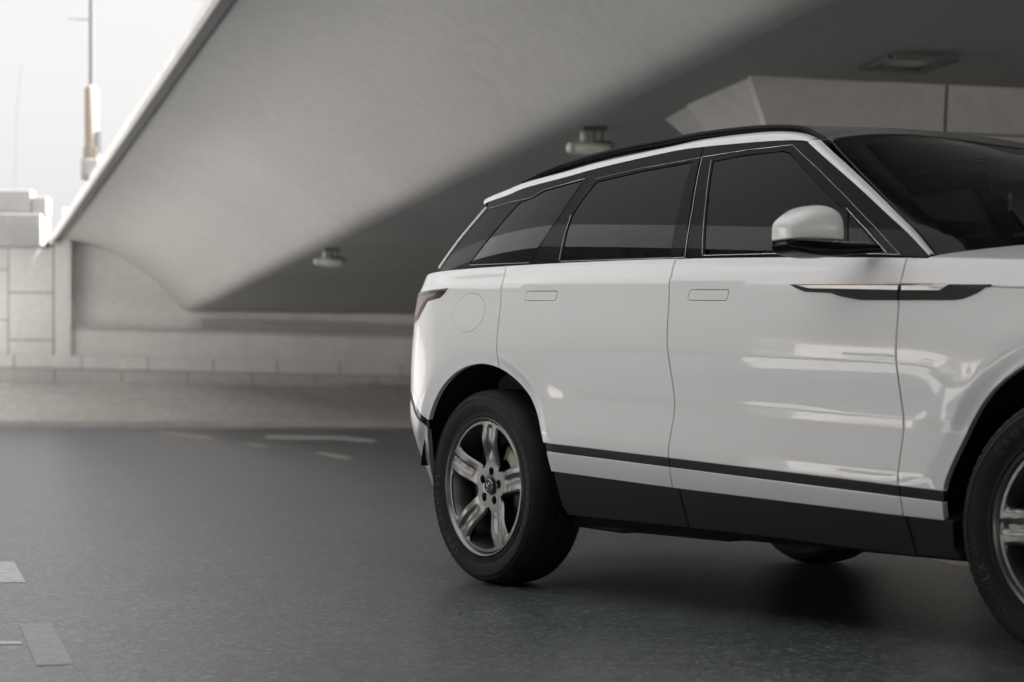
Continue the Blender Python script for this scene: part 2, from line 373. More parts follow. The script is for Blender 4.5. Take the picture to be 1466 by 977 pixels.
# lamp poles on the deck edge
def L1_at_px(px):
    a = (px-733)/F; q = U2-lat*3.16+Vector((0, 0, 1.77)); s = (a*q.y-q.x)/(D.x+a); return q+D*s
q = L1_at_px(131)
pole = empty('lamp_pole', q); tag(pole, 'slim grey lamp pole with a beige wrapped foot on the bridge edge', 'lamp pole')
sy = q.y/F
b = MB(); b.tube([(0, 0, 0), (0, 0, sy*165)], .12, 4); 
b = MB(); b.box((-.17, -.16, -.04), (.17, .16, .36)); b.build('pedestal', M['parapet'], pole, bevel=.02)
zA = .34; zB = Z(125, q.y)-q.z
b = MB(); b.box((-.14, -.12, zA), (.14, .12, zA+.24)); b.build('foot_block', M['sleeve'], pole, bevel=.03)
b = MB(); b.tube([(0, 0, zA), (0, 0, zB-.04), (0, 0, zB+.03)], [.13, .13, .07], 14); b.build('sleeve', M['sleeve'], pole, auto=40)
b = MB(); b.tube([(0, 0, zB-.1), (0, 0, zB+7.5)], [.05, .035], 10); b.build('shaft', M['pole_paint'], pole, auto=40)
b = MB(); b.box((.09, -.1, zA+.1), (.17, .1, zA+.55)); b.build('junction_box', M['trim_grey'], pole, bevel=.01)
b = MB(); b.tube([(-.05, 0, zB+1.28), (-.46, 0, zB+1.30)], .012, 6); b.build('side_arm', M['pole_paint'], pole)
q2 = Vector(P_at(21, 275, 90)); fp = MB(); fp.tube([(0, 0, -q2.z), (0, 0, 0), (.03*3, 0, 3.4), (.3, 0, 6.0)], [.025, .022, .02, .015], 6)
o = fp.build('distant_mast', M['pole_paint']); o.location = q2; tag(o, 'thin pale mast far behind the parapet at the left edge', 'mast')

# hanging floodlights under the soffit
def flood(px, py, label):
    p = on_soffit(px, py)
    r = empty('floodlight', p, math.atan2(D.x, -D.y)*0); tag(r, label, 'floodlight', 'floodlights hanging under the bridge')
    b = MB(); b.box((-.12, -.05, -.035), (.13, .05, 0)); b.build('mounting_plate', M['dark_metal'], r, bevel=.004)
    b = MB(); b.tube([(-.015, 0, -.03), (-.015, 0, -.17)], .018, 8); b.tube([(.075, 0, -.03), (.075, 0, -.17)], .014, 8)
    b.tube([(-.13, 0, -.16), (-.05, 0, -.2), (.0, 0, -.165), (.16, 0, -.16), (.195, 0, -.185), (.2, 0, -.25)], .018, 8); b.build('bracket', M['dark_metal'], r, auto=50)
    b = MB(); b.tube([(-.13, -.03, -.05), (-.13, -.03, -.065), (-.125, -.03, -.15), (-.125, -.03, -.165)], [.018, .032, .034, .016], 14); b.build('sensor', M['pale_plastic'], r, auto=50)
    sp_ = [(-.245, .02), (-.235, .05), (-.20, .066), (-.06, .070), (.08, .062), (.15, .040), (.165, .015)]
    b = MB(); b.tube([(x, -.03, -.245-.06*x) for x, _ in sp_], [q_ for _, q_ in sp_], 16); b.build('housing', M['lens'], r, auto=60)
    b = MB(); b.tube([(-.30, -.06, -.225), (-.285, -.055, -.227), (-.25, -.045, -.23), (-.235, -.04, -.23)], [.03, .055, .062, .045], 16); b.build('lamp_head', M['pale_plastic'], r, auto=50)
    return r
flood(852, 182, 'grey floodlight hanging under the bridge just above the car roof')
flood(476, 356, 'small floodlight hanging under the bridge farther away toward the wall')

# ---- second bridge alongside (behind and left of the camera), and the buildings seen in the paint
b2 = empty('neighbouring_bridge', (-1.2, 0, 0)); tag(b2, 'second concrete bridge deck running parallel on the camera side', 'bridge')
V = []
for y in (24, -45):
    x0 = -.8-.315*y; V += [(x0-.3, y, 4.75), (x0-.3, y, 5.6), (x0-10, y, 5.6), (x0-10, y, 4.3)]
mk('deck', V, [(0, 4, 5, 1), (1, 5, 6, 2), (2, 6, 7, 3), (3, 7, 4, 0), (0, 1, 2, 3), (7, 6, 5, 4)], concrete('deck_concrete', (.23, .23, .225)), b2)  # deck tone kept dark to dim its reflection in the car glass
mb_ = MB(); mb_.box((-3.5, -40, 4.85), (9, 1.6, 5.3)); mb_.build('shade_slab', M['soffit'], b2)  # unseen slab added overhead to shade the foreground
for ya, yb in ((-45, 7.9), (10.5, 24)):  # unseen walls added; their opening limits the bright horizon mirrored in the doors
    x0a, x0b = -12.2-.315*ya, -12.2-.315*yb; b = MB(); b.hexa([(x0a+1.2, ya, 0), (x0b+1.2, yb, 0), (x0b+.8, yb, 0), (x0a+.8, ya, 0)], [(x0a+1.2, ya, 4.6), (x0b+1.2, yb, 4.6), (x0b+.8, yb, 4.6), (x0a+.8, ya, 4.6)])
    b.build('reflection_mask_wall', M['dark_wall'], b2)
for i, (bx, by, wd, dp, ht) in enumerate(((-52, 6, 14, 22, 8), (-56, 30, 16, 20, 11), (-50, -18, 14, 20, 7))):
    bd = empty('roadside_building', (bx, by, 0)); tag(bd, ('pale rendered building of two floors across the road', 'taller pale rendered building across the road', 'low pale rendered building across the road')[i], 'building', 'buildings across the road')
    b = MB(); b.box((-wd/2, -dp/2, 0), (wd/2, dp/2, ht)); b.build('wall', mat('render', (.62, .59, .56), .8), bd)
    for k in range(int(dp//3)):
        for fl in range(int(ht//3)):
            y = -dp/2+1.2+k*3; b = MB(); b.box((wd/2+.002, y, 1+fl*3.1), (wd/2+.05, y+1.4, 2.4+fl*3.1)); b.build('window', M['gloss_black'], bd)
    b = MB(); b.box((-wd/2-.2, -dp/2-.2, ht), (wd/2+.2, dp/2+.2, ht+.3)); b.build('roof', M['wall_concrete'], bd)

# ================================================================== CAR
PHI = R(56)
dv = np.array([math.cos(PHI), -math.sin(PHI)]); nv = np.array([-math.sin(PHI), -math.cos(PHI)])
R0 = np.array([-.13807867, 7.38484146])
W = 1.93
car = empty('parked_car', (R0[0], R0[1], 0), math.atan2(dv[1], dv[0]))
tag(car, 'white sport utility car with black roof and roof rails parked beside the bridge', 'car')
def unp(px, py, w_):
    a = (px-733)/F; b = (YH-py)/F
    t = (a*(R0[1]+w_*nv[1])-(R0[0]+w_*nv[0]))/(dv[0]-a*dv[1]); Y = R0[1]+t*dv[1]+w_*nv[1]
    return t, CH+b*Y
def onS(px, py, Sw):
    w_ = -.05
    for _ in range(60):
        t, z = unp(px, py, w_); w2 = float(Sw(np.array(t), np.array(z))); w_ += .7*(w2-w_)
    return unp(px, py, w_)
def pchip(x, y):
    x = np.array(x, float); y = np.array(y, float); h = np.diff(x); dl = np.diff(y)/h; m = np.zeros_like(y)
    for i in range(1, len(x)-1):
        if dl[i-1]*dl[i] > 0: w1 = 2*h[i]+h[i-1]; w2 = h[i]+2*h[i-1]; m[i] = (w1+w2)/(w1/dl[i-1]+w2/dl[i])
    m[0] = dl[0]; m[-1] = dl[-1]
    def f(q):
        q = np.asarray(q, float); i = np.clip(np.searchsorted(x, q)-1, 0, len(h)-1); s = (q-x[i])/h[i]
        lo = q < x[0]; hi = q > x[-1]; s_ = np.clip(s, 0, 1)
        r = (1+2*s_)*(1-s_)**2*y[i]+s_*(1-s_)**2*h[i]*m[i]+s_**2*(3-2*s_)*y[i+1]+s_**2*(s_-1)*h[i]*m[i+1]
        return r+np.where(lo, (q-x[0])*m[0], 0)+np.where(hi, (q-x[-1])*m[-1], 0)
    return f
def sm(x, a, b): s = np.clip((x-a)/(b-a), 0, 1); return s*s*(3-2*s)
def poly2(x, y):
    c = np.polyfit(x, y, 2); return lambda q: np.polyval(c, np.asarray(q, float))
zb = poly2([-1.0, -.333, .014, .479, 1.13, 1.623, 2.2, 2.8, 3.7], [1.238, 1.235, 1.230, 1.217, 1.192, 1.167, 1.135, 1.10, 1.00])
zc = poly2([-1.0, -.6, -.227, .171, .535, 1.18, 1.78, 2.694, 3.7], [1.155, 1.157, 1.153, 1.143, 1.131, 1.105, 1.076, 1.027, .93])
zs = poly2([-1.0, .452, 1.192, 2.235, 3.7], [.63, .558, .520, .472, .40])          # top of the black side strip
WC = .378; FA = 2.874; AR = .474
# section, as a function of a height coordinate q: 0 at strip top, 1 at the character line, 2 at the belt
SEC = pchip([-.9, -.55, -.20, -.06, .0, .06, .10, .26, .29, .33, .36, .58, .62, .66, .97, 1.0, 1.03, 1.25, 2.0, 2.2],
            [-.105, -.072, -.022, -.004, .0, -.001, -.006, -.030, -.0333, -.0335, -.0322, -.0172, -.0155, -.0165, -.0450, -.0462, -.0480, -.058, -.088, -.10])
SEC2 = pchip([-.9, -.55, -.20, .0, .25, .5, .75, .97, 1.0, 1.03, 1.25, 2.0, 2.2],
             [-.100, -.060, -.020, -.008, -.006, -.010, -.022, -.0440, -.0455, -.0475, -.058, -.088, -.10])
def body_w(t, z):
    t = np.asarray(t, float); z = np.asarray(z, float)
    a = zs(t); c = zc(t); b = zb(t)
    q = np.where(z < c, (z-a)/(c-a), 1+(z-c)/(b-c))
    qc = np.clip(q, -1.2, 3); dr = sm(t, -.10, .62)*(1-sm(t, 2.28, 2.75)); w_ = dr*SEC(qc)+(1-dr)*SEC2(qc)
    # doors are scooped most in the middle, less near the arches
    s = np.clip(-t-.10, 0, 2); kk = .56+3.5*np.clip(.66-z, 0, .5)**1.6
    w_ = w_-kk*s**3
    s = np.clip(t-2.95, 0, 2); w_ = w_-.42*s**2.6
    for cx in (0, FA):
        r = np.hypot(t-cx, z-WC); up = sm(z, .42, .60)
        w_ = w_+up*(.007*np.exp(-((r-.55)/.09)**2)-.010*(1-sm(r, AR, AR+.065)))
    return w_
def green_w(t, z):
    t = np.asarray(t, float); z = np.asarray(z, float); dz = np.clip(z-zb(t), -.1, 1)
    return -.093-.35*dz-.37*dz*np.abs(dz)-.10*np.clip((.3-t)/.9, 0, 2)**2-.05*np.clip((t-1.5)/.8, 0, 2)**2
def side_surf(fw):
    return lambda p: np.stack([p[:, 0], -fw(p[:, 0], p[:, 1]), p[:, 1]], 1)
BODY = side_surf(body_w); GREEN = side_surf(green_w)
def mirror_pts(P): P = P.copy(); P[:, 1] = W-P[:, 1]; return P

def resample(poly, step, closed=True):
    poly = [np.array(p, float) for p in poly]; out = []
    n = len(poly)
    for i in range(n if closed else n-1):
        a, b = poly[i], poly[(i+1) % n]; L_ = np.linalg.norm(b-a)
        if L_ < 1e-6: continue
        k = max(1, int(math.ceil(L_/step)))
        for j in range(k): out.append(a+(b-a)*j/k)
    if not closed: out.append(poly[-1])
    return np.array(out)
def area(p): x, y = p[:, 0], p[:, 1]; return .5*np.sum(x*np.roll(y, -1)-y*np.roll(x, -1))
def inpoly(pts, poly):
    x, y = pts[:, 0], pts[:, 1]; c = np.zeros(len(pts), bool); px, py = poly[:, 0], poly[:, 1]; j = len(poly)-1
    for i in range(len(poly)):
        cond = ((py[i] > y) != (py[j] > y))
        with np.errstate(divide='ignore', invalid='ignore'):
            xi = (px[j]-px[i])*(y-py[i])/(py[j]-py[i]+1e-15)+px[i]
        c ^= cond & (x < xi); j = i
    return c
def dist_to(pts, poly):
    a = poly; b = np.roll(poly, -1, 0); d = np.full(len(pts), 1e9)
    for i in range(len(a)):
        ab = b[i]-a[i]; t = np.clip(((pts-a[i])@ab)/(ab@ab+1e-18), 0, 1); q = a[i]+t[:, None]*ab
        d = np.minimum(d, np.hypot(*(pts-q).T))
    return d
def offs(poly, d):
    # move a ccw loop inward by d
    e = np.roll(poly, -1, 0)-poly; e = e/np.linalg.norm(e, axis=1)[:, None]; nn = np.stack([-e[:, 1], e[:, 0]], 1)
    m_ = nn+np.roll(nn, 1, 0); l = np.linalg.norm(m_, axis=1)[:, None]; m_ = m_/np.maximum(l, .3)
    k = 1/np.maximum(.6, np.sum(m_*nn, 1)); return poly+m_*(d*k)[:, None], m_
def panel(name, poly, surf, m, parent, off=0.0, edge=.003, depth=.018, grid=.022, step=.014, holes=(), mirror=False, flip=False, fine=None):
    """sheet cut to a polygon in the surface's own two coordinates, with rounded edges and a return flange"""
    po = resample(poly, step)
    if area(po) < 0: po = po[::-1]
    loops = [po]
    for h in holes:
        hh = resample(h, step*.6)
        if area(hh) > 0: hh = hh[::-1]
        loops.append(hh)
    pts = []; kind = []; edges = []; outn = []
    for lp in loops:
        ip, mm = offs(lp, edge)
        k = len(pts); n = len(lp); pts += list(lp); kind += [1]*n; outn += list(-mm); edges += [(k+i, k+(i+1) % n) for i in range(n)]
        k = len(pts); pts += list(ip); kind += [0]*n; outn += list(-mm*0); edges += [(k+i, k+(i+1) % n) for i in range(n)]
    lo = po.min(0); hi = po.max(0)
    gx = np.arange(lo[0]+grid/2, hi[0], grid); gy = np.arange(lo[1]+grid/2, hi[1], grid)
    if surf is BODY:            # rows follow the rake of the body lines
        g2 = min(grid, .013); gx = np.arange(lo[0]+g2/2, hi[0], g2*1.4); gy = np.arange(lo[1]-.1, hi[1]+.1, g2)
        G = np.array([(x, y-.044*(x-(lo[0]+hi[0])/2)) for y in gy for x in gx]); grid = g2
    else: G = np.array([(x, y) for y in gy for x in gx]) if len(gx) and len(gy) else np.zeros((0, 2))
    if len(G):
        ok = inpoly(G, po) & (dist_to(G, po) > edge+grid*.35)
        for h in loops[1:]: ok &= ~inpoly(G, h) & (dist_to(G, h) > edge+grid*.35)
        G = G[ok]; pts += list(G); kind += [0]*len(G); outn += [np.zeros(2)]*len(G)
    res = delaunay_2d_cdt([Vector((float(p[0]), float(p[1]))) for p in pts], edges, [], 0, 1e-7)
    vv = np.array([tuple(v) for v in res[0]]); src = res[3]
    tri = [f for f in res[2]]
    cen = np.array([vv[list(f)].mean(0) for f in tri])
    ok = inpoly(cen, po)
    for h in loops[1:]: ok &= ~inpoly(cen, h)
    tri = [f for f, k in zip(tri, ok) if k]
    K = np.array([kind[s[0]] if s else 0 for s in src]); ON = np.array([outn[s[0]] if s else np.zeros(2) for s in src])
    h_ = 1e-4
    P0 = surf(vv); Pa = surf(vv+[h_, 0])-surf(vv-[h_, 0]); Pb = surf(vv+[0, h_])-surf(vv-[0, h_])
    Nn = np.cross(Pa, Pb); Nn /= np.linalg.norm(Nn, axis=1)[:, None]
    if flip: Nn = -Nn; tri = [f[::-1] for f in tri]
    tang = Pa/(2*h_)*ON[:, :1]+Pb/(2*h_)*ON[:, 1:]; tl = np.linalg.norm(tang, axis=1)[:, None]; tang = np.where(tl > 1e-6, tang/np.maximum(tl, 1e-9), 0)
    P = P0+Nn*off-Nn*(K[:, None]*edge*.8)
    NV = Nn+tang*1.0*K[:, None]; NV /= np.linalg.norm(NV, axis=1)[:, None]
    V = list(P); NL = list(NV); Fc = [tuple(f) for f in tri]
    # flange
    from collections import defaultdict
    cnt = defaultdict(int)
    for f in tri:
        for i in range(3): cnt[(f[i], f[(i+1) % 3])] += 1
    bd = [e for e in cnt if (e[1], e[0]) not in cnt]
    mp = {}
    def dup(i, lvl):
        if (i, lvl) not in mp:
            mp[(i, lvl)] = len(V); V.append(P[i]-Nn[i]*(depth if lvl else 0)); NL.append(tang[i] if np.linalg.norm(tang[i]) > .1 else Nn[i])
        return mp[(i, lvl)]
    if depth:
        for a, b in bd: Fc.append((dup(a, 0), dup(a, 1), dup(b, 1), dup(b, 0)))
    V = np.array(V); NL = np.array(NL)
    if mirror:
        V = mirror_pts(V); NL = NL*[1, -1, 1]; Fc = [f[::-1] for f in Fc]
    return mk(name, V, Fc, m, parent, normals=NL)
def path_on(pxs, Sw, step=.02, off=0.0):
    """pixel polyline laid on the side surface -> smooth 3D points in car space"""
    T = np.array([onS(x, y, Sw) for x, y in pxs]); T = resample(T, step, False)
    return [(t, -float(Sw(t, z))-off, z) for t, z in T]
def tz(pxs, Sw): return [onS(x, y, Sw) for x, y in pxs]
def spl(pts, n=8):
    """Catmull-Rom through points"""
    p = [np.array(q, float) for q in pts]; out = []
    for i in range(len(p)-1):
        a = p[max(i-1, 0)]; b = p[i]; c = p[i+1]; d = p[min(i+2, len(p)-1)]
        for k in range(n):
            s = k/n; out.append(.5*((2*b)+(-a+c)*s+(2*a-5*b+4*c-d)*s*s+(-a+3*b-3*c+d)*s**3))
    out.append(p[-1]); return out

# ---- cut lines in (t, z)
Lr = spl(tz([(723, 383), (718, 410), (714, 450), (711, 490), (714, 524)], body_w), 4)[1:]
LB = tz([(963, 372), (961, 430), (957, 520), (958, 600), (960, 640), (963, 690), (968, 750)], body_w); LB = spl(LB, 4)
LF = spl(tz([(1295, 367), (1290, 430), (1285, 530), (1287, 620), (1291, 700), (1296, 768)], body_w), 4)
def line_t(Ln):
    a = np.array(sorted([tuple(p) for p in Ln], key=lambda p: p[1])); return lambda z: float(np.interp(z, a[:, 1], a[:, 0]))
def fair(Ln, deg):          # faired seam: a low-order curve through the measured points
    a = np.array(Ln); c = np.polyfit(a[:, 1], a[:, 0], deg); return lambda z: float(np.polyval(c, z))
tr_, tB, tF = fair(Lr, 2), fair(LB, 3), fair(LF, 2)
zs1 = lambda t: float(zs(t)); zs2 = lambda t: float(zs(t))-.032
def z_white(t): return float(np.interp(t, [.45, 1.2, 2.25, 2.45, 3.6], [.454, .420, .382, .377, .34]))
def z_sill(t): return float(np.interp(t, [.4, .6, 1.17, 1.61, 2.19, 2.43, 3], [.292, .293, .288, .282, .266, .268, .27]))
def arch(cx, a0, a1, n=60, r=AR): return [(cx+r*math.cos(R(a0+(a1-a0)*i/n)), WC+r*math.sin(R(a0+(a1-a0)*i/n))) for i in range(n+1)]
def arch_t(cx, z, sgn, r=AR): return cx+sgn*math.sqrt(max(0, r*r-(z-WC)**2))
def zrow(fn, t0, t1, n=30): return [(t0+(t1-t0)*i/n, float(fn(t0+(t1-t0)*i/n))) for i in range(n+1)]
def trow(ft, z0, z1, dt=0, n=16): return [(ft(z0+(z1-z0)*i/n)+dt, z0+(z1-z0)*i/n) for i in range(n+1)]
g = .0022
def rrect(c, a, b, r, skew=0, slope=0):
    pts = []
    for cx, cz, a0 in ((a-r, b-r, 0), (-a+r, b-r, 90), (-a+r, -b+r, 180), (a-r, -b+r, 270)):
        for k in range(5): th = R(a0+22.5*k); x = cx+r*math.cos(th); z = cz+r*math.sin(th); pts.append((c[0]+x+skew*z, c[1]+z+slope*x))
    return pts
hR = np.mean(tz([(752, 418), (798, 416.5), (795, 430), (752, 431)], body_w), 0); hF = np.mean(tz([(983, 416), (1045, 415.5), (1043, 429.5), (983, 430)], body_w), 0)
hpR = rrect(hR, .102, .0185, .012, .25, -.045); hpF = rrect(hF, .102, .0185, .012, .25, -.045)
fuel = [(p[0], p[1]) for p in [tuple(np.array(onS(671.5+22*math.cos(a)+5*math.sin(a), 448-28*math.sin(a), body_w))) for a in np.linspace(0, 2*math.pi, 41)[:-1]]]
def shrink(poly, d):
    p = np.array(poly); 
    if area(p) < 0: p = p[::-1]
    return [tuple(q) for q in offs(p, d)[0]]

for mir in (False, True):
    sfx = dict(mirror=mir)
    zt_b = lambda t: float(zb(t))
    # --- rear door
    zA = WC+math.sqrt(AR**2-(tr_(.85))**2); tA = tr_(zA)
    a_hi = math.degrees(math.atan2(zA-WC, tA)); a_s = math.degrees(math.asin((zs1(.46)-WC)/AR))
    poly = trow(tr_, zb(.1), zA, g)+[p for p in arch(0, a_hi, a_s, 30)[1:]]
    t0 = arch_t(0, zs1(.46), 1); zBs = zs1(tB(.52))
    poly = trow(tr_, float(zb(.15)), zA+.003, g)+arch(0, a_hi-.5, a_s, 30)+zrow(zs1, t0+.004, tB(.52)-g, 20)+trow(tB, zBs+.003, float(zb(1.18)), -g, 30)+zrow(zt_b, 1.17, tr_(1.2)+.02, 20)
    rd = panel('rear_door', poly, BODY, M['paint'], car, holes=[hpR], **sfx)
    panel('handle', shrink(hpR, .0022), BODY, M['paint'], rd, off=-.0005, edge=.002, **sfx)
    b2p = zrow(zs1, arch_t(0, .54, 1)+.001, tB(.5)-g, 20)+zrow(zs2, tB(.5)-g, arch_t(0, .51, 1)+.001, 20)
    panel('side_strip', b2p, BODY, M['plastic'], rd, off=-.005, edge=.001, **sfx)
    lw = zrow(zs2, arch_t(0, .51, 1)+.002, tB(.47)-g, 20)+zrow(z_white, tB(.44)-g, arch_t(0, .46, 1)+.004, 20)
    panel('lower_panel', lw, BODY, M['paint'], rd, off=-.001, **sfx)
    # --- front door
    poly = trow(tB, float(zb(1.19)), zBs+.002, g, 30)+zrow(zs1, tB(.52)+g, tF(.47)-g, 30)+trow(tF, zs1(2.24)+.003, float(zb(2.25)), -g, 24)+zrow(zt_b, 2.24, 1.2, 30)
    fd = panel('front_door', poly, BODY, M['paint'], car, holes=[hpF], **sfx)
    panel('handle', shrink(hpF, .0022), BODY, M['paint'], fd, off=-.0005, edge=.002, **sfx)
    panel('side_strip', zrow(zs1, tB(.5)+g, tF(.45)-g, 20)+zrow(zs2, tF(.45)-g, tB(.5)+g, 20), BODY, M['plastic'], fd, off=-.005, edge=.001, **sfx)
    panel('lower_panel', zrow(zs2, tB(.47)+g, tF(.42)-g, 20)+zrow(z_white, tF(.39)-g, tB(.44)+g, 20), BODY, M['paint'], fd, off=-.001, **sfx)
    # --- fender (up to the character line; the bonnet sits above)
    a1 = 180-math.degrees(math.asin((zs1(2.42)-WC)/AR))
    zch = lambda t: float(zc(t))+.002
    poly = trow(tF, zch(2.25), zs1(2.24), g, 24)+zrow(zs1, tF(.47)+g, arch_t(FA, zs1(2.42), -1), 6)+arch(FA, a1, 8, 70)+[(3.5, .44), (3.66, .55), (3.66, .72), (3.66, zch(3.66))]+zrow(zch, 3.6, tF(1.05)+.02, 40)
    fn = panel('fender', poly, BODY, M['paint'], car, **sfx)
    panel('side_strip', zrow(zs1, tF(.46)+g, arch_t(FA, .46, -1), 8)+zrow(zs2, arch_t(FA, .43, -1), tF(.44)+g, 8), BODY, M['plastic'], fn, off=-.005, edge=.001, **sfx)
    panel('lower_panel', zrow(zs2, tF(.42)+g, arch_t(FA, .42, -1), 8)+zrow(z_white, arch_t(FA, .38, -1), tF(.39)+g, 8), BODY, M['paint'], fn, off=-.001, **sfx)
    panel('wing_top', trow(tF, float(zc(2.25))+.002, float(zb(2.25)), g, 8)+zrow(zt_b, 2.26, 3.6, 30)+zrow(lambda t: float(zc(t))+.006, 3.6, tF(1.05)+g, 30), BODY, M['paint'], fn, **sfx)
    # --- vent blade: black surround, silver insert, split by the shut line
    if True:
        VB = tz([(1131, 407.5), (1140, 413), (1152, 418), (1190, 420), (1204, 425), (1232, 430), (1289, 430)], body_w); VB2 = tz([(1289, 407.5)], body_w)
        panel('vent_surround', VB[:-1]+[(tF(1.0)-g*1.2, VB[-1][1]), (tF(1.04)-g*1.2, VB2[0][1])], BODY, M['plastic'], fd, off=.003, edge=.001, depth=.006, grid=.01, **sfx)
        VF = tz([(1291, 430), (1368, 430), (1380, 428), (1397, 421), (1420, 408)], body_w)
        panel('vent_surround', [(tF(1.04)+g*1.2, VB2[0][1]), (tF(1.0)+g*1.2, VF[0][1])]+VF[1:], BODY, M['plastic'], fn, off=.003, edge=.001, depth=.006, grid=.01, **sfx)
        panel('vent_blade', tz([(1141, 408.5), (1160, 413.2), (1287, 415.6)], body_w)+tz([(1287.5, 408.5)], body_w), BODY, M['insert'], fd, off=.006, edge=.001, depth=.003, grid=.01, **sfx)
        panel('vent_blade', tz([(1292, 408.8), (1292, 415.8), (1346, 416), (1359, 408.8)], body_w), BODY, M['insert'], fn, off=.006, edge=.001, depth=.003, grid=.01, **sfx)
    # --- quarter panel with fuel flap
    a_l = math.degrees(math.atan2(.632-WC, -.40))
    bl = tz([(606, 603), (597, 580), (588, 557)], body_w)
    strip_z = lambda t: float(np.interp(t, [-1.0, -.62, -.40], [.78, .735, .628]))
    poly = trow(tr_, zA, float(zb(.15)), -g)+zrow(zt_b, .14, -.97, 50)+[(-.97, .9), (-.97, strip_z(-.97))]+zrow(strip_z, -.9, -.405, 20)+arch(0, 180-math.degrees(math.asin((.632-WC)/AR)), a_hi+.6, 50)
    qp = panel('quarter_panel', poly, BODY, M['paint'], car, holes=[fuel] if not mir else [], **sfx)
    if not mir: panel('fuel_flap', shrink(fuel, .0015), BODY, M['paint'], qp, edge=.002, **sfx)
    # rear bumper: black strip, then silver lower part
    sz2 = lambda t: strip_z(t)-.035
    bm = panel('rear_bumper', zrow(sz2, -.97, -.415, 20)+[(-.425, .50), (-.44, .42), (-.455, .36), (-.60, .345), (-.80, .36), (-.97, .40)], BODY, M['silver_plastic'], car, off=.002, **sfx)
    panel('bumper_strip', zrow(strip_z, -.97, -.405, 20)+zrow(sz2, -.405, -.97, 20), BODY, M['gloss_black'], bm, off=-.004, edge=.001, **sfx)
    # --- tail lamp
    tl = [(-.95, 1.158), (-.60, 1.158)]+tz([(642, 413), (637, 420), (630, 427), (612, 432)], body_w)+[(-.505, 1.085), (-.56, 1.045), (-.66, 1.03), (-.95, 1.04)]
    lamp = panel('tail_lamp', tl, BODY, M['lamp_smoke'], car, off=.003, edge=.002, depth=.008, grid=.012, **sfx)
    panel('lens', tz([(627, 419.5), (623, 424)], body_w)+[(-.46, 1.125), (-.52, 1.10), (-.57, 1.06), (-.80, 1.06), (-.80, 1.138), (-.5, 1.138)], BODY, M['lamp_red'], lamp, off=.0055, edge=.001, depth=.002, grid=.012, **sfx)
    # --- sill
    tt0 = arch_t(0, .36, 1)
    cut = ((.49, 1.205), (1.2095, 2.2485), (2.253, 2.43))
    for i, (ta, tb) in enumerate(cut):
        top_ = zrow(z_white, ta, tb, 40); bo_ = zrow(z_sill, tb+(.012 if i < 2 else .01), (ta+.012 if i else .52), 40)
        poly = ([(.482, .455)] if i == 0 else [])+top_+([(2.418, .30)] if i == 2 else [])+bo_+([(.49, .33)] if i == 0 else [])
        panel('sill', poly, BODY, M['plastic'], car, off=-.004, edge=.004, depth=.16, **sfx)

# --- greenhouse: black frame with cut-outs, glass panes set in them
bot = [(632, 386), (700, 381), (800, 376), (960, 371), (1100, 368.5), (1290, 367)]
G_ = lambda p: tz(p, green_w)
topline = [(700, 289), (727, 279.5), (754, 268.5), (809, 254), (864, 239), (960, 217.5), (1011, 209), (1083, 203.5), (1126, 201), (1156, 203)]
apl = [(1156, 204.2), (1194.3, 237.5), (1232.6, 271.3), (1268.6, 305), (1300, 334), (1330, 366)]
qg = G_([(671, 379), (700, 341), (742, 292), (756, 285), (780, 273), (836, 257.5), (800, 313), (760, 370), (758, 375.5)])
rg = G_([(803.5, 373), (812, 330), (818, 310), (833, 287), (854, 260.5), (920, 245), (991, 232), (972, 300), (959, 367.5), (880, 370.5)])
fg = G_([(1008, 364.5), (1011, 310), (1021, 231), (1060, 223), (1119, 216), (1131, 219), (1205, 297), (1210, 304), (1210, 361)])
fq = G_([(1214, 304), (1264, 361), (1214, 361)])
fgm = shrink
def cbnd(p): return G_(p)
gtop = G_(topline); gb = [(t, float(zb(t))+.0005) for t in np.linspace(-.50, 2.24, 60)]
bsplit_b = onS(982, 371, green_w); bsplit_t = onS(1007, 209.5, green_w)
rsplit_b = onS(760, 378, green_w); rsplit_t = onS(843, 245, green_w)
def gtop_z(t): a = np.array(gtop); return float(np.interp(t, a[:, 0], a[:, 1]))
def seg_top(t0, t1, n=24): return [(t0+(t1-t0)*i/n, gtop_z(t0+(t1-t0)*i/n)) for i in range(n+1)]
def seg_bot(t0, t1, n=24): return [(t0+(t1-t0)*i/n, float(zb(t0+(t1-t0)*i/n))+.0008) for i in range(n+1)]
dP = G_([(697, 298), (680, 318), (660, 342), (640, 369), (630, 384)])
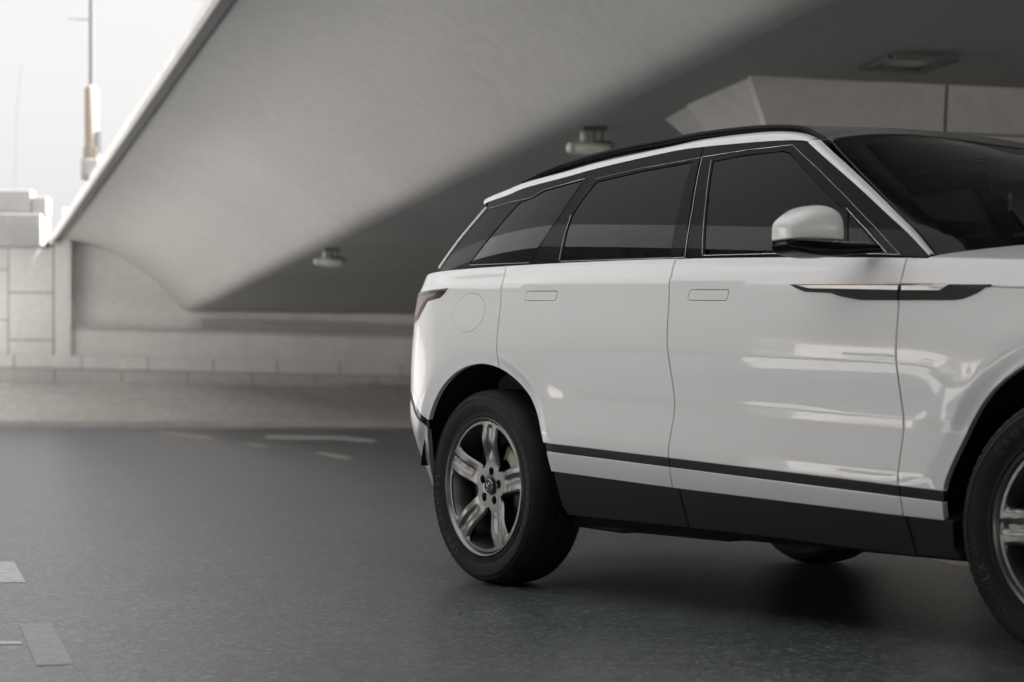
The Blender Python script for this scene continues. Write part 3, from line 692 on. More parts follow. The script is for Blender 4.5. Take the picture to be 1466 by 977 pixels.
for mir in (False, True):
    k = dict(mirror=mir)
    q_ = [rsplit_b]+seg_top(rsplit_t[0], gtop[0][0], 20)[0:]+dP+seg_bot(dP[-1][0], rsplit_b[0])[1:-1]
    # the split between quarter and door follows a straight raked line
    dpil = panel('rear_pillar', [(p[0]-(.001 if i in (0, 1) else 0), p[1]) for i, p in enumerate(q_)], GREEN, M['gloss_black'], car, holes=[qg], edge=.002, depth=.02, **k)
    panel('quarter_window', shrink(qg, .002), GREEN, M['privacy'], dpil, off=-.003, edge=.001, depth=.003, **k)
    p_ = [(rsplit_b[0]+.001, rsplit_b[1])]+seg_bot(rsplit_b[0]+.005, bsplit_b[0]-.002)+seg_top(bsplit_t[0]-.002, rsplit_t[0]+.002, 30)
    rf_ = panel('rear_window_frame', p_, GREEN, M['gloss_black'], car, holes=[rg], edge=.002, depth=.02, **k)
    panel('window_glass', shrink(rg, .002), GREEN, M['privacy'], rf_, off=-.003, edge=.001, depth=.003, **k)
    ap = G_(apl)
    p_ = seg_bot(bsplit_b[0]+.002, ap[-1][0]-.01, 30)+ap[::-1]+seg_top(gtop[-1][0]-.01, bsplit_t[0]+.002, 24)
    ff_ = panel('front_window_frame', p_, GREEN, M['gloss_black'], car, holes=[fg, fq], edge=.002, depth=.02, **k)
    panel('window_glass', shrink(fg, .002), GREEN, M['front_glass'], ff_, off=-.003, edge=.001, depth=.003, **k)
    panel('window_glass', shrink(fq, .002), GREEN, M['front_glass'], ff_, off=-.003, edge=.001, depth=.003, **k)
    if True:
        def trim(pp, r, name, par, m_=M['chrome'], off=.002):  # thin metal tubes stand in for glints along the gloss black frame edges
            P_ = path_on(pp, green_w, .02, off)
            if mir: P_ = [(x, W-y, z) for x, y, z in P_]
            b = MB(); b.tube(P_, r*.75, 6); return b.build(name, m_, par, auto=60)
        trim([(673, 380), (758, 376.5)], .0016, 'belt_trim', dpil)
        trim([(803, 374.6), (880, 372), (980, 369)], .0016, 'belt_trim', rf_)
        trim([(1007, 366), (1100, 363.5), (1210, 362.5), (1287, 364.5)], .0016, 'belt_trim', ff_)
        trim([(838, 256), (800, 312), (759, 372)], .0013, 'frame_edge', dpil, M['dark_metal'])
        trim([(700, 299), (730, 290), (759, 284), (780, 272), (838, 256)], .0014, 'frame_edge', dpil)
        trim([(853, 256.5), (920, 241), (1004, 226)], .0012, 'frame_edge', rf_, M['trim_grey'])
        trim([(818, 308), (809, 336), (801, 373)], .0014, 'frame_edge', rf_, M['trim_grey'])
        trim([(1006, 225), (992, 300), (981, 369)], .0015, 'frame_edge', rf_)
        trim([(1019, 229), (1011, 290), (1006, 365)], .0013, 'frame_edge', ff_)
        trim([(1007, 225), (1070, 215), (1136, 207.5)], .0014, 'frame_edge', ff_)
        trim([(1136, 208.5), (1173, 243), (1210, 280), (1252, 324), (1290, 366)], .0012, 'frame_edge', ff_, M['trim_grey'])
        trim([(1212, 298), (1240, 328), (1270, 362)], .0020, 'frame_edge', ff_)

# --- cant rail (white) and A pillar strip: loft between two curves in space
def lin(pxs, w0, w1):
    n = len(pxs); out = []
    for i, (x, y) in enumerate(pxs):
        w_ = w0+(w1-w0)*i/(n-1); t, z = unp(x, y, w_); out.append((t, w_, z))
    return out
ctop_px = [(693, 291), (698, 284), (726, 272), (753.5, 261), (809, 245.7), (864, 230.5), (960, 209.8), (1011, 199), (1083.5, 190), (1126, 188.5), (1155, 192), (1172, 199.5)]
cbot_px = [(694, 293), (700, 289), (727, 279.5), (754, 268.5), (809, 254), (864, 239), (960, 217.5), (1011, 210), (1083, 203.5), (1126, 201), (1150, 201.5), (1160, 204)]
def w_on(px):
    t, z = onS(px[0], px[1], green_w); return float(green_w(t, z))
cb3 = []; ct3 = []
for a, b in zip(cbot_px, ctop_px):
    w_ = w_on(a); t, z = unp(*a, w_); cb3.append((t, w_, z)); t, z = unp(*b, w_-.045); ct3.append((t, w_-.045, z))
ab_px = [(1157, 204.2), (1175.6, 221), (1194.3, 237.5), (1232.6, 271.3), (1268.6, 305), (1300, 334), (1330.5, 366.3)]; at_px = [(1175, 201), (1194, 219), (1214.6, 237.5), (1250.6, 271.3), (1282, 302.8), (1311.4, 332), (1338.8, 365.4)]
for a, b in zip(ab_px, at_px):
    w_ = w_on(a); t, z = unp(*a, w_); cb3.append((t, w_, z)); t, z = unp(*b, w_-.030); ct3.append((t, w_-.030, z))
n_c = 12
def rail_loft(A_, B_2, bulge, name, m_, nseg=6, ncr=6):
    A_ = spl(A_, nseg); B_2 = spl(B_2, nseg); V = []; Nn = []
    for a, b in zip(A_, B_2):
        for k in range(ncr+1):
            s = k/ncr; p = a+(b-a)*s; o_ = bulge*4*s*(1-s); V.append((p[0], -(p[1]+o_*.75), p[2]+o_*.65))
    # skirts down into the body so that no light leaks
    c = ncr+1; Fc = [(i*c+k, (i+1)*c+k, (i+1)*c+k+1, i*c+k+1) for i in range(len(A_)-1) for k in range(ncr)]
    return V, Fc, c, len(A_)
NR = len(cbot_px)
roof = None
def build_rail(cbx, ctx, nm):
    Vc, Fcc, c_, na = rail_loft(cbx, ctx, .007, '', None)
    for mir in (False, True):
        V = [((x, W-y, z) if mir else (x, y, z)) for x, y, z in Vc]; Fc = [f[::-1] for f in Fcc] if not mir else Fcc
        cr = mk(nm, V, Fc, M['paint'], car, True)
        ed = [V[i*c_+c_-1] for i in range(na)]; s_ = -1 if mir else 1
        V2 = ed+[(x, y+s_*.012, z-.05) for x, y, z in ed]; lo_ = [V[i*c_] for i in range(na)]; n2 = len(V2)
        V2 += lo_+[(x, y+s_*.02, z-.0) for x, y, z in lo_]
        mk('gutter', V2, [(i, i+1, na+i+1, na+i) for i in range(na-1)]+[(n2+i, n2+i+1, n2+na+i+1, n2+na+i) for i in range(na-1)], M['gloss_black'], cr)
build_rail(cb3[:NR], ct3[:NR], 'cant_rail')
pst = unp(1157.5, 204, w_on((1157, 204.2)))
build_rail(cb3[NR:], ct3[NR:], 'windscreen_pillar')
ct = spl(ct3, 6)
# --- roof panel: from rail to rail, up to the windscreen header
ce = np.array([p for p in spl(ct3[:NR], 6)]); ce = ce[np.argsort(ce[:, 0])]
z_edge = lambda t: np.interp(t, ce[:, 0], ce[:, 2])-np.clip(t-1.5, 0, 1)*.0
w_edge = lambda t: np.interp(t, ce[:, 0], ce[:, 1])
TE = float(ce[-1, 0]); 
zr_ = pchip([-.38, -.1, .38, .84, 1.22, 1.45, 1.60, 1.75, 1.87], [1.545, 1.612, 1.668, 1.690, 1.685, 1.660, 1.633, 1.594, 1.556])
def roof_surf(p):
    t, v = p[:, 0], p[:, 1]            # v in 0..1 from near rail to far rail
    we = w_edge(t); y = -we+v*(W+2*we); s = 2*v-1; ze = z_edge(t)
    z = ze-.004+(zr_(t)-ze)*(1-np.abs(s)**2.3); return np.stack([t, y, z], 1)
def hdr_t(v): return 1.60+.262*(1-abs(2*v-1)**2.0)
def roof_ext(p):
    q = p.copy(); t = q[:, 0]; v = q[:, 1]; return roof_surf(q)
po = [(-.36, .002)]+[(-.36, .998)]
po = [(-.37, .003), (hdr_t(.003), .003)]+[(hdr_t(v), v) for v in np.linspace(.02, .98, 40)]+[(hdr_t(.997), .997), (-.37, .997)]
def scaled(poly): return poly
roof = panel('roof', po, roof_surf, mat('roof_black', (.022, .023, .021), .33, 0, .3, .25), car, edge=.002, depth=.02, grid=.04, step=.04)
# roof rails
rp = [(751, 260), (766, 250.5), (781, 243), (809, 232.4), (836.4, 224), (891.7, 209.8), (960, 197), (1011.8, 187.5), (1083.5, 179.4), (1137, 178.7), (1154, 182), (1168, 189), (1184, 197.5), (1196, 202)]
for mir in (False, True):
    pts = []
    for i, (x, y) in enumerate(rp):
        f_ = min(1, i/3, (len(rp)-1-i)/3.0); w_ = -.355; t, z = unp(x, y+.5, w_); pts.append((t, -w_, z))
    pts = spl(pts, 5); V = []; n_ = len(pts)
    hh = [min(1, (i+.35)/6, (n_-i-.7)/6) for i in range(n_)]
    sec = [(-.011, -.034), (-.016, -.018), (-.014, -.004), (-.006, 0), (.006, 0), (.014, -.004), (.016, -.02), (.013, -.034)]
    for p, h in zip(pts, hh):
        for a, b in sec:
            y = p[1]+a; V.append((p[0], W-y if mir else y, p[2]+b*max(h, .3)*.9))
    c = len(sec); Fc = [(i*c+k, i*c+(k+1) % c, (i+1)*c+(k+1) % c, (i+1)*c+k) for i in range(n_-1) for k in range(c)]
    if not mir: Fc = [f[::-1] for f in Fc]
    rr = mk('roof_rail', V, Fc, M['gloss_black'], car, True)
    b = MB(); b.tube([(p[0], (W-p[1]) if mir else p[1]-.010, p[2]-.0035) for p in pts[4:-3]], .0016, 6); b.build('rail_highlight_bead', M['trim_grey'], rr)

# --- windscreen
cbase = np.array(ct3[-1])
pe = np.array([(t, -w_, z) for t, w_, z in spl(ct3[NR:], 6)]); pl_ = np.concatenate([[0], np.cumsum(np.linalg.norm(np.diff(pe, axis=0), axis=1))]); pl_ /= pl_[-1]
def ws_surf(p):
    u, v = p[:, 0], p[:, 1]            # u 0 top..1 bottom, v 0 near..1 far
    s = 2*v-1; E = np.stack([np.interp(u, pl_, pe[:, k]) for k in range(3)], 1)
    Hc = roof_surf(np.array([[1.862, .5]]))[0]; cx = Hc[0]+(cbase[0]+.33-Hc[0])*u+.03*4*u*(1-u); cz = Hc[2]-.003+(cbase[2]+.058-Hc[2])*u+.03*4*u*(1-u)
    k = 1-np.abs(s)**2.1; q = np.clip(np.minimum(v, 1-v)/.03, 0, 1); ins_ = .002
    P = np.stack([E[:, 0]+(cx-E[:, 0])*k, E[:, 1]+ins_+v*(W-2*E[:, 1]-2*ins_), E[:, 2]-.004+(cz-E[:, 2]+.004)*k], 1)
    E0 = pe[0]; P0 = np.stack([E0[0]+(Hc[0]-E0[0])*k, E0[1]+ins_+v*(W-2*E0[1]-2*ins_), E0[2]-.004+(Hc[2]-.003-E0[2]+.004)*k], 1)
    th = 1.60+.262*(1-np.abs(s)**2.0); T0 = roof_surf(np.stack([th, v], 1))+np.array([.006, 0, -.006])
    return P+(T0-P0)*(np.clip(1-u, 0, 1.1)**3)[:, None]
wsp = [(.004, .004), (.996, .004), (.996, .996), (.004, .996)]
ws = panel('windscreen', wsp, ws_surf, M['windscreen'], car, edge=.002, depth=.004, grid=.04, step=.03)
def frit(poly): return panel('windscreen_border', poly, ws_surf, M['plastic'], ws, off=-.004, edge=.001, depth=.001, grid=.03, step=.03)
frit([(.005, .005), (.995, .005), (.995, .995), (.005, .995)][::1]) if False else None
panel('windscreen_border', wsp, ws_surf, M['plastic'], ws, off=-.006, edge=.0005, depth=.001, grid=.04, step=.03, holes=[[(.07+.0, .06), (.90, .035), (.955, .5), (.90, .965), (.07, .94), (.045, .5)]])
# sensor pod and rear-view mirror at the header
c0 = ws_surf(np.array([[.10, .5]]))[0]
b = MB(); b.hexa([(c0[0]-.16, c0[1]-.09, c0[2]-.07), (c0[0]-.02, c0[1]-.07, c0[2]-.07), (c0[0]-.02, c0[1]+.07, c0[2]-.07), (c0[0]-.16, c0[1]+.09, c0[2]-.07)], [(c0[0]-.16, c0[1]-.11, c0[2]-.0), (c0[0]-.02, c0[1]-.09, c0[2]-.02), (c0[0]-.02, c0[1]+.09, c0[2]-.02), (c0[0]-.16, c0[1]+.11, c0[2]-.0)])
b.build('sensor_pod', M['plastic'], car, bevel=.01)
b = MB(); b.box((c0[0]-.13, c0[1]-.12, c0[2]-.14), (c0[0]-.10, c0[1]+.12, c0[2]-.075)); b.build('interior_mirror', M['plastic'], car, bevel=.012)
# --- bonnet: from the belt/cowl forward
def bon_surf(p):
    t, v = p[:, 0], p[:, 1]; s = 2*v-1
    we = body_w(t, zb(t)); y = -we+v*(W+2*we); ze = zb(t)
    crown = .085-.02*np.clip(t-2.4, 0, 2)
    z = ze+crown*(1-np.abs(s)**2.6)-.05*np.clip(t-3.2, 0, 1)**2; return np.stack([t, y, z], 1)
def cowl_t(v): return float(cbase[0])+.0+.325*(1-abs(2*v-1)**2.2)
bpoly = [(2.262, .002), (3.6, .002), (3.66, .5), (3.6, .998), (2.262, .998)]+[(max(2.262, cowl_t(v)+.01), v) for v in np.linspace(.97, .03, 40)]
bn = panel('bonnet', bpoly, bon_surf, M['paint'], car, edge=.004, depth=.02, grid=.03, step=.03)
# cowl: dark closing strip under the glass
def cowl_surf(p):
    u, v = p[:, 0], p[:, 1]; a = ws_surf(np.stack([np.ones_like(v)*1.0, v], 1)); b = a+np.array([.03, 0, -.03]); return a+(b-a)*u[:, None]-np.array([0, 0, .004])
panel('cowl', [(-.3, .01), (1.2, .01), (1.2, .99), (-.3, .99)], cowl_surf, M['plastic'], car, depth=.01, grid=.1, step=.05)
# wiper resting on the glass foot
wp_ = [ws_surf(np.array([[.955-.06*s, .12+.42*s]]))[0]+np.array([.012, 0, .014]) for s in np.linspace(0, 1, 12)]
b = MB(); b.tube(wp_, .006, 6); b.build('wiper', M['plastic'], car, auto=60)

# --- rear end: tail gate, glass, spoiler
rt = -.97; 
def rear_surf(p):
    v, z = p[:, 0], p[:, 1]; we = body_w(np.full_like(v, rt), z); y = -we+v*(W+2*we); s = 2*v-1
    return np.stack([rt-.10*(1-np.abs(s)**2.4)-.0*z, y, z], 1)
panel('tailgate', [(.002, .78), (.998, .78), (.998, 1.237), (.002, 1.237)], rear_surf, M['paint'], car, flip=True, depth=.02, grid=.04, step=.04)
panel('rear_bumper_centre', [(.002, .38), (.998, .38), (.998, .776), (.002, .776)], rear_surf, M['paint'], car, flip=True, depth=.02, grid=.04, step=.04)
e0 = np.array([(t, -float(green_w(t, z)), z) for t, z in dP])
def rglass(p):
    u, v = p[:, 0], p[:, 1]; idx = u*(len(e0)-1); e = np.stack([np.interp(idx, range(len(e0)), e0[:, k]) for k in range(3)], 1); s = 2*v-1
    x = e[:, 0]-.16*(1-np.abs(s)**2.2)*(.5+.5*u); y = e[:, 1]+v*(W-2*e[:, 1]); return np.stack([x, y, e[:, 2]+.03*(1-np.abs(s)**2.2)], 1)
panel('rear_window', [(.0, .003), (1, .003), (1, .997), (0, .997)], rglass, M['privacy'], car, flip=True, depth=.005, grid=.05, step=.05)
# shelf between rear glass and tailgate top
def shelf(p):
    u, v = p[:, 0], p[:, 1]; a = rglass(np.stack([np.ones_like(v), v], 1)); b = rear_surf(np.stack([v, np.full_like(v, 1.238)], 1)); q = a+(b-a)*u[:, None]; q[:, 2] += .012*4*u*(1-u); return q
panel('tailgate_top', [(0, .0), (1, .0), (1, 1), (0, 1)], shelf, M['paint'], car, flip=True, depth=0, grid=.05, step=.05, edge=.0005)
for mir in (False, True):
    P_ = [(p[0]-.004, (W-p[1]) if mir else p[1], p[2]) for p in spl(e0, 6)]
    b = MB(); b.tube(P_, .0065, 8); b.build('tailgate_edge', M['paint'], car, auto=60)
    tgap = []
# side shoulder between belt and shelf behind the pillar
for mir in (False, True):
    tt = np.linspace(-.97, float(dP[-1][0])+.03, 30); A3 = [(t, -float(body_w(t, zb(t))), float(zb(t))-.001) for t in tt]
    B3 = [(t+.10, -float(body_w(t, zb(t)))+.14, float(zb(t))+.010) for t in tt]
    V = A3+B3; V = [((x, W-y, z) if mir else (x, y, z)) for x, y, z in V]; n_ = len(A3)
    Fc = [(i, i+1, n_+i+1, n_+i) for i in range(n_-1)]
    if mir: Fc = [f[::-1] for f in Fc]
    mk('shoulder', V, Fc, M['paint'], car, True)
def spoil(p):
    u, v = p[:, 0], p[:, 1]; base = roof_surf(np.stack([np.full_like(v, -.37), v], 1)); e = rglass(np.stack([np.full_like(v, .05), v], 1))
    s = 2*v-1; x = base[:, 0]-(.05+.17*(1-np.abs(s)**2.5))*u; return np.stack([x, base[:, 1], base[:, 2]-.035*u-.03*u*u], 1)
panel('spoiler', [(-.02, .003), (1, .003), (1, .997), (-.02, .997)], spoil, M['paint'], car, flip=True, depth=.025, grid=.05, step=.04)
for mir in (False, True):
    fin = [(692.5, 292), (698, 300), (700, 299), (712, 285), (727, 279.8), (700, 289)]
    fp_ = [(t, -w_+.004, z) for (t, w_, z) in [(*(lambda q: (q[0], float(green_w(*q)), q[1]))(onS(x, y, green_w)),) for x, y in [(693, 291), (699, 300), (683, 317), (676, 326), (684, 305)]]]
    V = [((x, W-y, z) if mir else (x, y, z)) for x, y, z in fp_]; V += [(x, y+(-.012 if mir else .012), z) for x, y, z in V]; n_ = len(fp_)
    o = mk('spoiler_fin', V, [tuple(range(n_)), tuple(range(n_, 2*n_))[::-1]]+[(i, (i+1) % n_, n_+(i+1) % n_, n_+i) for i in range(n_)], M['gloss_black'], car)

# --- front end (mostly out of frame): bumper, grille, lamps
def front_surf(p):
    v, z = p[:, 0], p[:, 1]; we = body_w(np.full_like(v, 3.66), z); y = -we+v*(W+2*we); s = 2*v-1
    return np.stack([3.66+.14*(1-np.abs(s)**2.2), y, z], 1)
panel('front_bumper', [(.0, .30), (1, .30), (1, .80), (0, .80)], front_surf, M['paint'], car, depth=.02, grid=.05, step=.05)
panel('grille', [(.2, .80), (.8, .80), (.8, .97), (.2, .97)], front_surf, M['gloss_black'], car, depth=.02, grid=.05, step=.05)
for a, b in ((.0, .195), (.805, 1)):
    panel('headlight', [(a, .80), (b, .80), (b, .93), (a, .93)], front_surf, M['trim_grey'], car, depth=.02, grid=.05, step=.05)

# --- door mirrors
def mirror_build(mir):
    tm, zm = unp(1152, 325, .12); n = 36
    def sec_pts(q):
        w_, zt_, zb_2, front, rear, sh = q; out = []
        for k in range(n):
            a = 2*math.pi*(k+.5)/n; c, s_ = math.cos(a), math.sin(a)
            x = (front if c > 0 else rear)*math.copysign(abs(c)**(.75 if c > 0 else .35), c)
            e = .62 if s_ > 0 else .16; hz = (zt_-zb_2)
            zz = zb_2+hz*.35+(hz*.65*abs(s_)**e if s_ > 0 else -hz*.35*abs(s_)**e)
            out.append((tm+x+sh, -w_, zz))
        return out
    def loft(st, name, m_, par, sub=5):
        st = [np.array(q) for q in spl(st, sub)]; V = []
        for q in st: V += sec_pts(q)
        Fc = [(i*n+k, i*n+(k+1) % n, (i+1)*n+(k+1) % n, (i+1)*n+k) for i in range(len(st)-1) for k in range(n)]+[tuple(range(n))[::-1], tuple(range((len(st)-1)*n, len(st)*n))]
        if mir: V = [(x, W-y, z) for x, y, z in V]; Fc = [f[::-1] for f in Fc]
        Fc = [f[::-1] for f in Fc]
        o = mk(name, V, Fc, m_, par, True); o.data.set_sharp_from_angle(angle=R(48)); return o
    _, zT = unp(1165, 294, .10); _, zB = unp(1155, 345.5, .12)
    H = zT-zB
    st = [(.019, zB+H*.25, zB+.004, .015, .010, 0), (.0195, zB+H*.48, zB+.001, .045, .030, 0), (.024, zB+H*.66, zB, .062, .042, 0), (.038, zB+H*.86, zB, .078, .050, 0), (.065, zB+H*.98, zB, .088, .052, 0), (.10, zB+H*1.0, zB, .092, .052, 0), (.14, zB+H*.92, zB, .086, .052, 0), (.18, zB+H*.74, zB, .072, .048, 0), (.208, zB+H*.56, zB, .055, .042, 0), (.2175, zB+H*.45, zB+.001, .040, .034, 0), (.2195, zB+H*.30, zB+.004, .02, .02, 0)]
    cap = loft(st, 'door_mirror', M['paint'], car)
    b_ = [(.2195, zB-.002, zB-.010, .02, .02, 0), (.217, zB-.001, zB-.020, .042, .036, 0), (.20, zB-.001, zB-.036, .062, .046, 0), (.15, zB-.001, zB-.046, .076, .05, 0), (.09, zB-.001, zB-.048, .078, .05, 0), (.04, zB-.001, zB-.045, .072, .046, .004), (.0, zB-.001, zB-.040, .06, .04, .02), (-.03, zB-.003, zB-.036, .05, .04, .045), (-.075, zB-.006, zB-.032, .045, .04, .075)]
    ft = loft(b_, 'mirror_foot', M['gloss_black'], cap)
    P_ = [(tm+.072+sh, (W+.0+w_) if mir else -w_, zB-.003) for w_, sh in ((.205, -.012), (.15, .006), (.09, .008), (.04, .008), (0, .01), (-.04, .03))]
    b = MB(); b.tube(P_, .0016, 6); b.build('foot_edge', M['trim_grey'], cap)
    b = MB(); b.box((tm-.053, (W+.05) if mir else -.18, zB+.012), (tm-.050, (W+.18) if mir else -.05, zB+H*.55)); b.build('mirror_glass', M['chrome'], cap)
for mir in (False, True): mirror_build(mir)

# --- arches, underbody, interior tub
for cx in (0, FA):
    for mir in (False, True):
        b = MB(); n = 40; V = []
        for k in range(n+1):
            a = R(-6+178*k/n); r = AR+.010
            for y in (.012, .40): V.append((cx+r*math.cos(a), y+(.03 if y < .1 else 0), WC+r*math.sin(a)*.985))
        b.add(V, [(2*k, 2*k+1, 2*k+3, 2*k+2) for k in range(n)])
        V = [(cx+(AR+.01)*math.cos(R(-6+178*k/n)), .40, WC+(AR+.01)*.985*math.sin(R(-6+178*k/n))) for k in range(n+1)]; b.add(V, [tuple(range(n+1))])
        if mir: b.v = [(x, W-y, z) for x, y, z in b.v]
        b.build('arch_liner', M['liner'], car, smooth=False)
b = MB(); b.box((.50, .16, .25), (2.38, W-.16, .34)); b.box((-.8, .50, .32), (3.55, W-.50, .36)); ub = b.build('underbody', M['liner'], car, bevel=.02)
b = MB(); b.box((.60, .24, .232), (1.20, .62, .249)); b.hexa([(.28, .20, .24), (.62, .24, .225), (.62, .34, .225), (.28, .30, .24)], [(.28, .20, .33), (.66, .24, .27), (.66, .34, .27), (.28, .30, .33)]); b.build('floor_tray', M['plastic'], ub, bevel=.01)
for ax in (0, FA):
    b = MB(); b.tube([(ax, .3, .36), (ax, W-.3, .36)], .045, 12); b.build('axle', M['liner'], ub, auto=50)
for yy in (.32, W-.32):
    b = MB(); b.tube([(0, yy, .30), (.45, yy, .30)], .035, 10); b.build('trailing_arm', M['liner'], ub, auto=50)
# tub: dark inner shell (doors' inner skins, floor, load area)
b = MB(); b.box((-.55, .30, .36), (2.45, W-.30, .40)); 
b.box((-.25, .27, .36), (2.3, .30, 1.10)); b.box((-.25, W-.30, .36), (2.3, W-.27, 1.10)); b.box((-.58, .35, .36), (-.54, W-.35, 1.15)); b.build('cabin_tub', M['seat'], car)
b = MB(); b.hexa([(2.0, .18, .8), (2.5, .18, .8), (2.5, W-.18, .8), (2.0, W-.18, .8)], [(1.92, .2, 1.09), (2.5, .22, 1.12), (2.5, W-.22, 1.12), (1.92, W-.2, 1.09)]); b.build('dashboard', M['seat'], car, bevel=.03)
def seat(x, y, wd):
    b = MB(); b.hexa([(x-.05, y-wd/2, .5), (x+.5, y-wd/2, .5), (x+.5, y+wd/2, .5), (x-.05, y+wd/2, .5)], [(x-.05, y-wd/2, .68), (x+.5, y-wd/2, .72), (x+.5, y+wd/2, .72), (x-.05, y+wd/2, .68)]); 
    o = b.build('seat', M['seat'], car, bevel=.04)
    b = MB(); b.hexa([(x-.08, y-wd/2, .6), (x+.08, y-wd/2, .6), (x+.08, y+wd/2, .6), (x-.08, y+wd/2, .6)], [(x-.26, y-wd/2+.04, 1.22), (x-.14, y-wd/2+.04, 1.22), (x-.14, y+wd/2-.04, 1.22), (x-.26, y+wd/2-.04, 1.22)]); b.build('backrest', M['seat'], o, bevel=.04)
    for yy in ([y] if wd < .7 else [y-.4, y, y+.4]):
        b = MB(); b.box((x-.30, yy-.13, 1.26), (x-.19, yy+.13, 1.42)); b.build('headrest', M['seat'], o, bevel=.035)
        b = MB(); b.tube([(x-.235, yy-.05, 1.2), (x-.24, yy-.05, 1.28)], .007, 6); b.tube([(x-.235, yy+.05, 1.2), (x-.24, yy+.05, 1.28)], .007, 6); b.build('headrest_post', M['chrome'], o)
seat(1.15, .55, .52); seat(1.15, W-.55, .52); seat(.15, W/2, 1.35)
b = MB(); 
for k in range(1): b.tube([(1.86+.04*math.sin(a), W-.55+.18*math.cos(a), 1.06+.17*math.sin(a)) for a in np.linspace(0, 2*math.pi, 33)], .014, 8)
b.build('steering_wheel', M['seat'], car, auto=60)
# number plate area left blank; hanging charm behind the windscreen
on_ = empty('hanging_charm', (0, 0, 0)); on_.scale = (.5, .5, .5); tag(on_, 'small pale tasselled charm hanging behind the windscreen of the white car', 'charm')
# find the windscreen along that line of sight and hang it a hand's width behind the glass
gg = ws_surf(np.array([(u, v) for u in np.linspace(0, 1, 60) for v in np.linspace(0, 1, 60)]))
gx_ = R0[0]+gg[:, 0]*dv[0]-gg[:, 1]*nv[0]; gy_ = R0[1]+gg[:, 0]*dv[1]-gg[:, 1]*nv[1]
e_ = np.hypot(733+F*gx_/gy_-1446, YH-F*(gg[:, 2]-CH)/gy_-262); Yg = float(gy_[np.argmin(e_)])+.16
pc = P_at(1446, 285, Yg)
on_.location = pc
b = MB(); b.tube([(0, 0, .10), (.001, 0, .06), (0, 0, .03)], .0009, 5); b.build('cord', M['seat_light'], on_)
b = MB(); b.tube([(0, 0, .04), (0, 0, .03), (0, 0, .0), (0, 0, -.02)], [.004, .013, .013, .004], 10); b.build('bead', M['seat_light'], on_, smooth=True)
b = MB()
for k in range(7): a = 2*math.pi*k/7; b.tube([(0, 0, -.018), (.008*math.cos(a), .008*math.sin(a), -.045), (.012*math.cos(a), .012*math.sin(a), -.075)], .0015, 5)
b.build('tassel', M['seat_light'], on_)

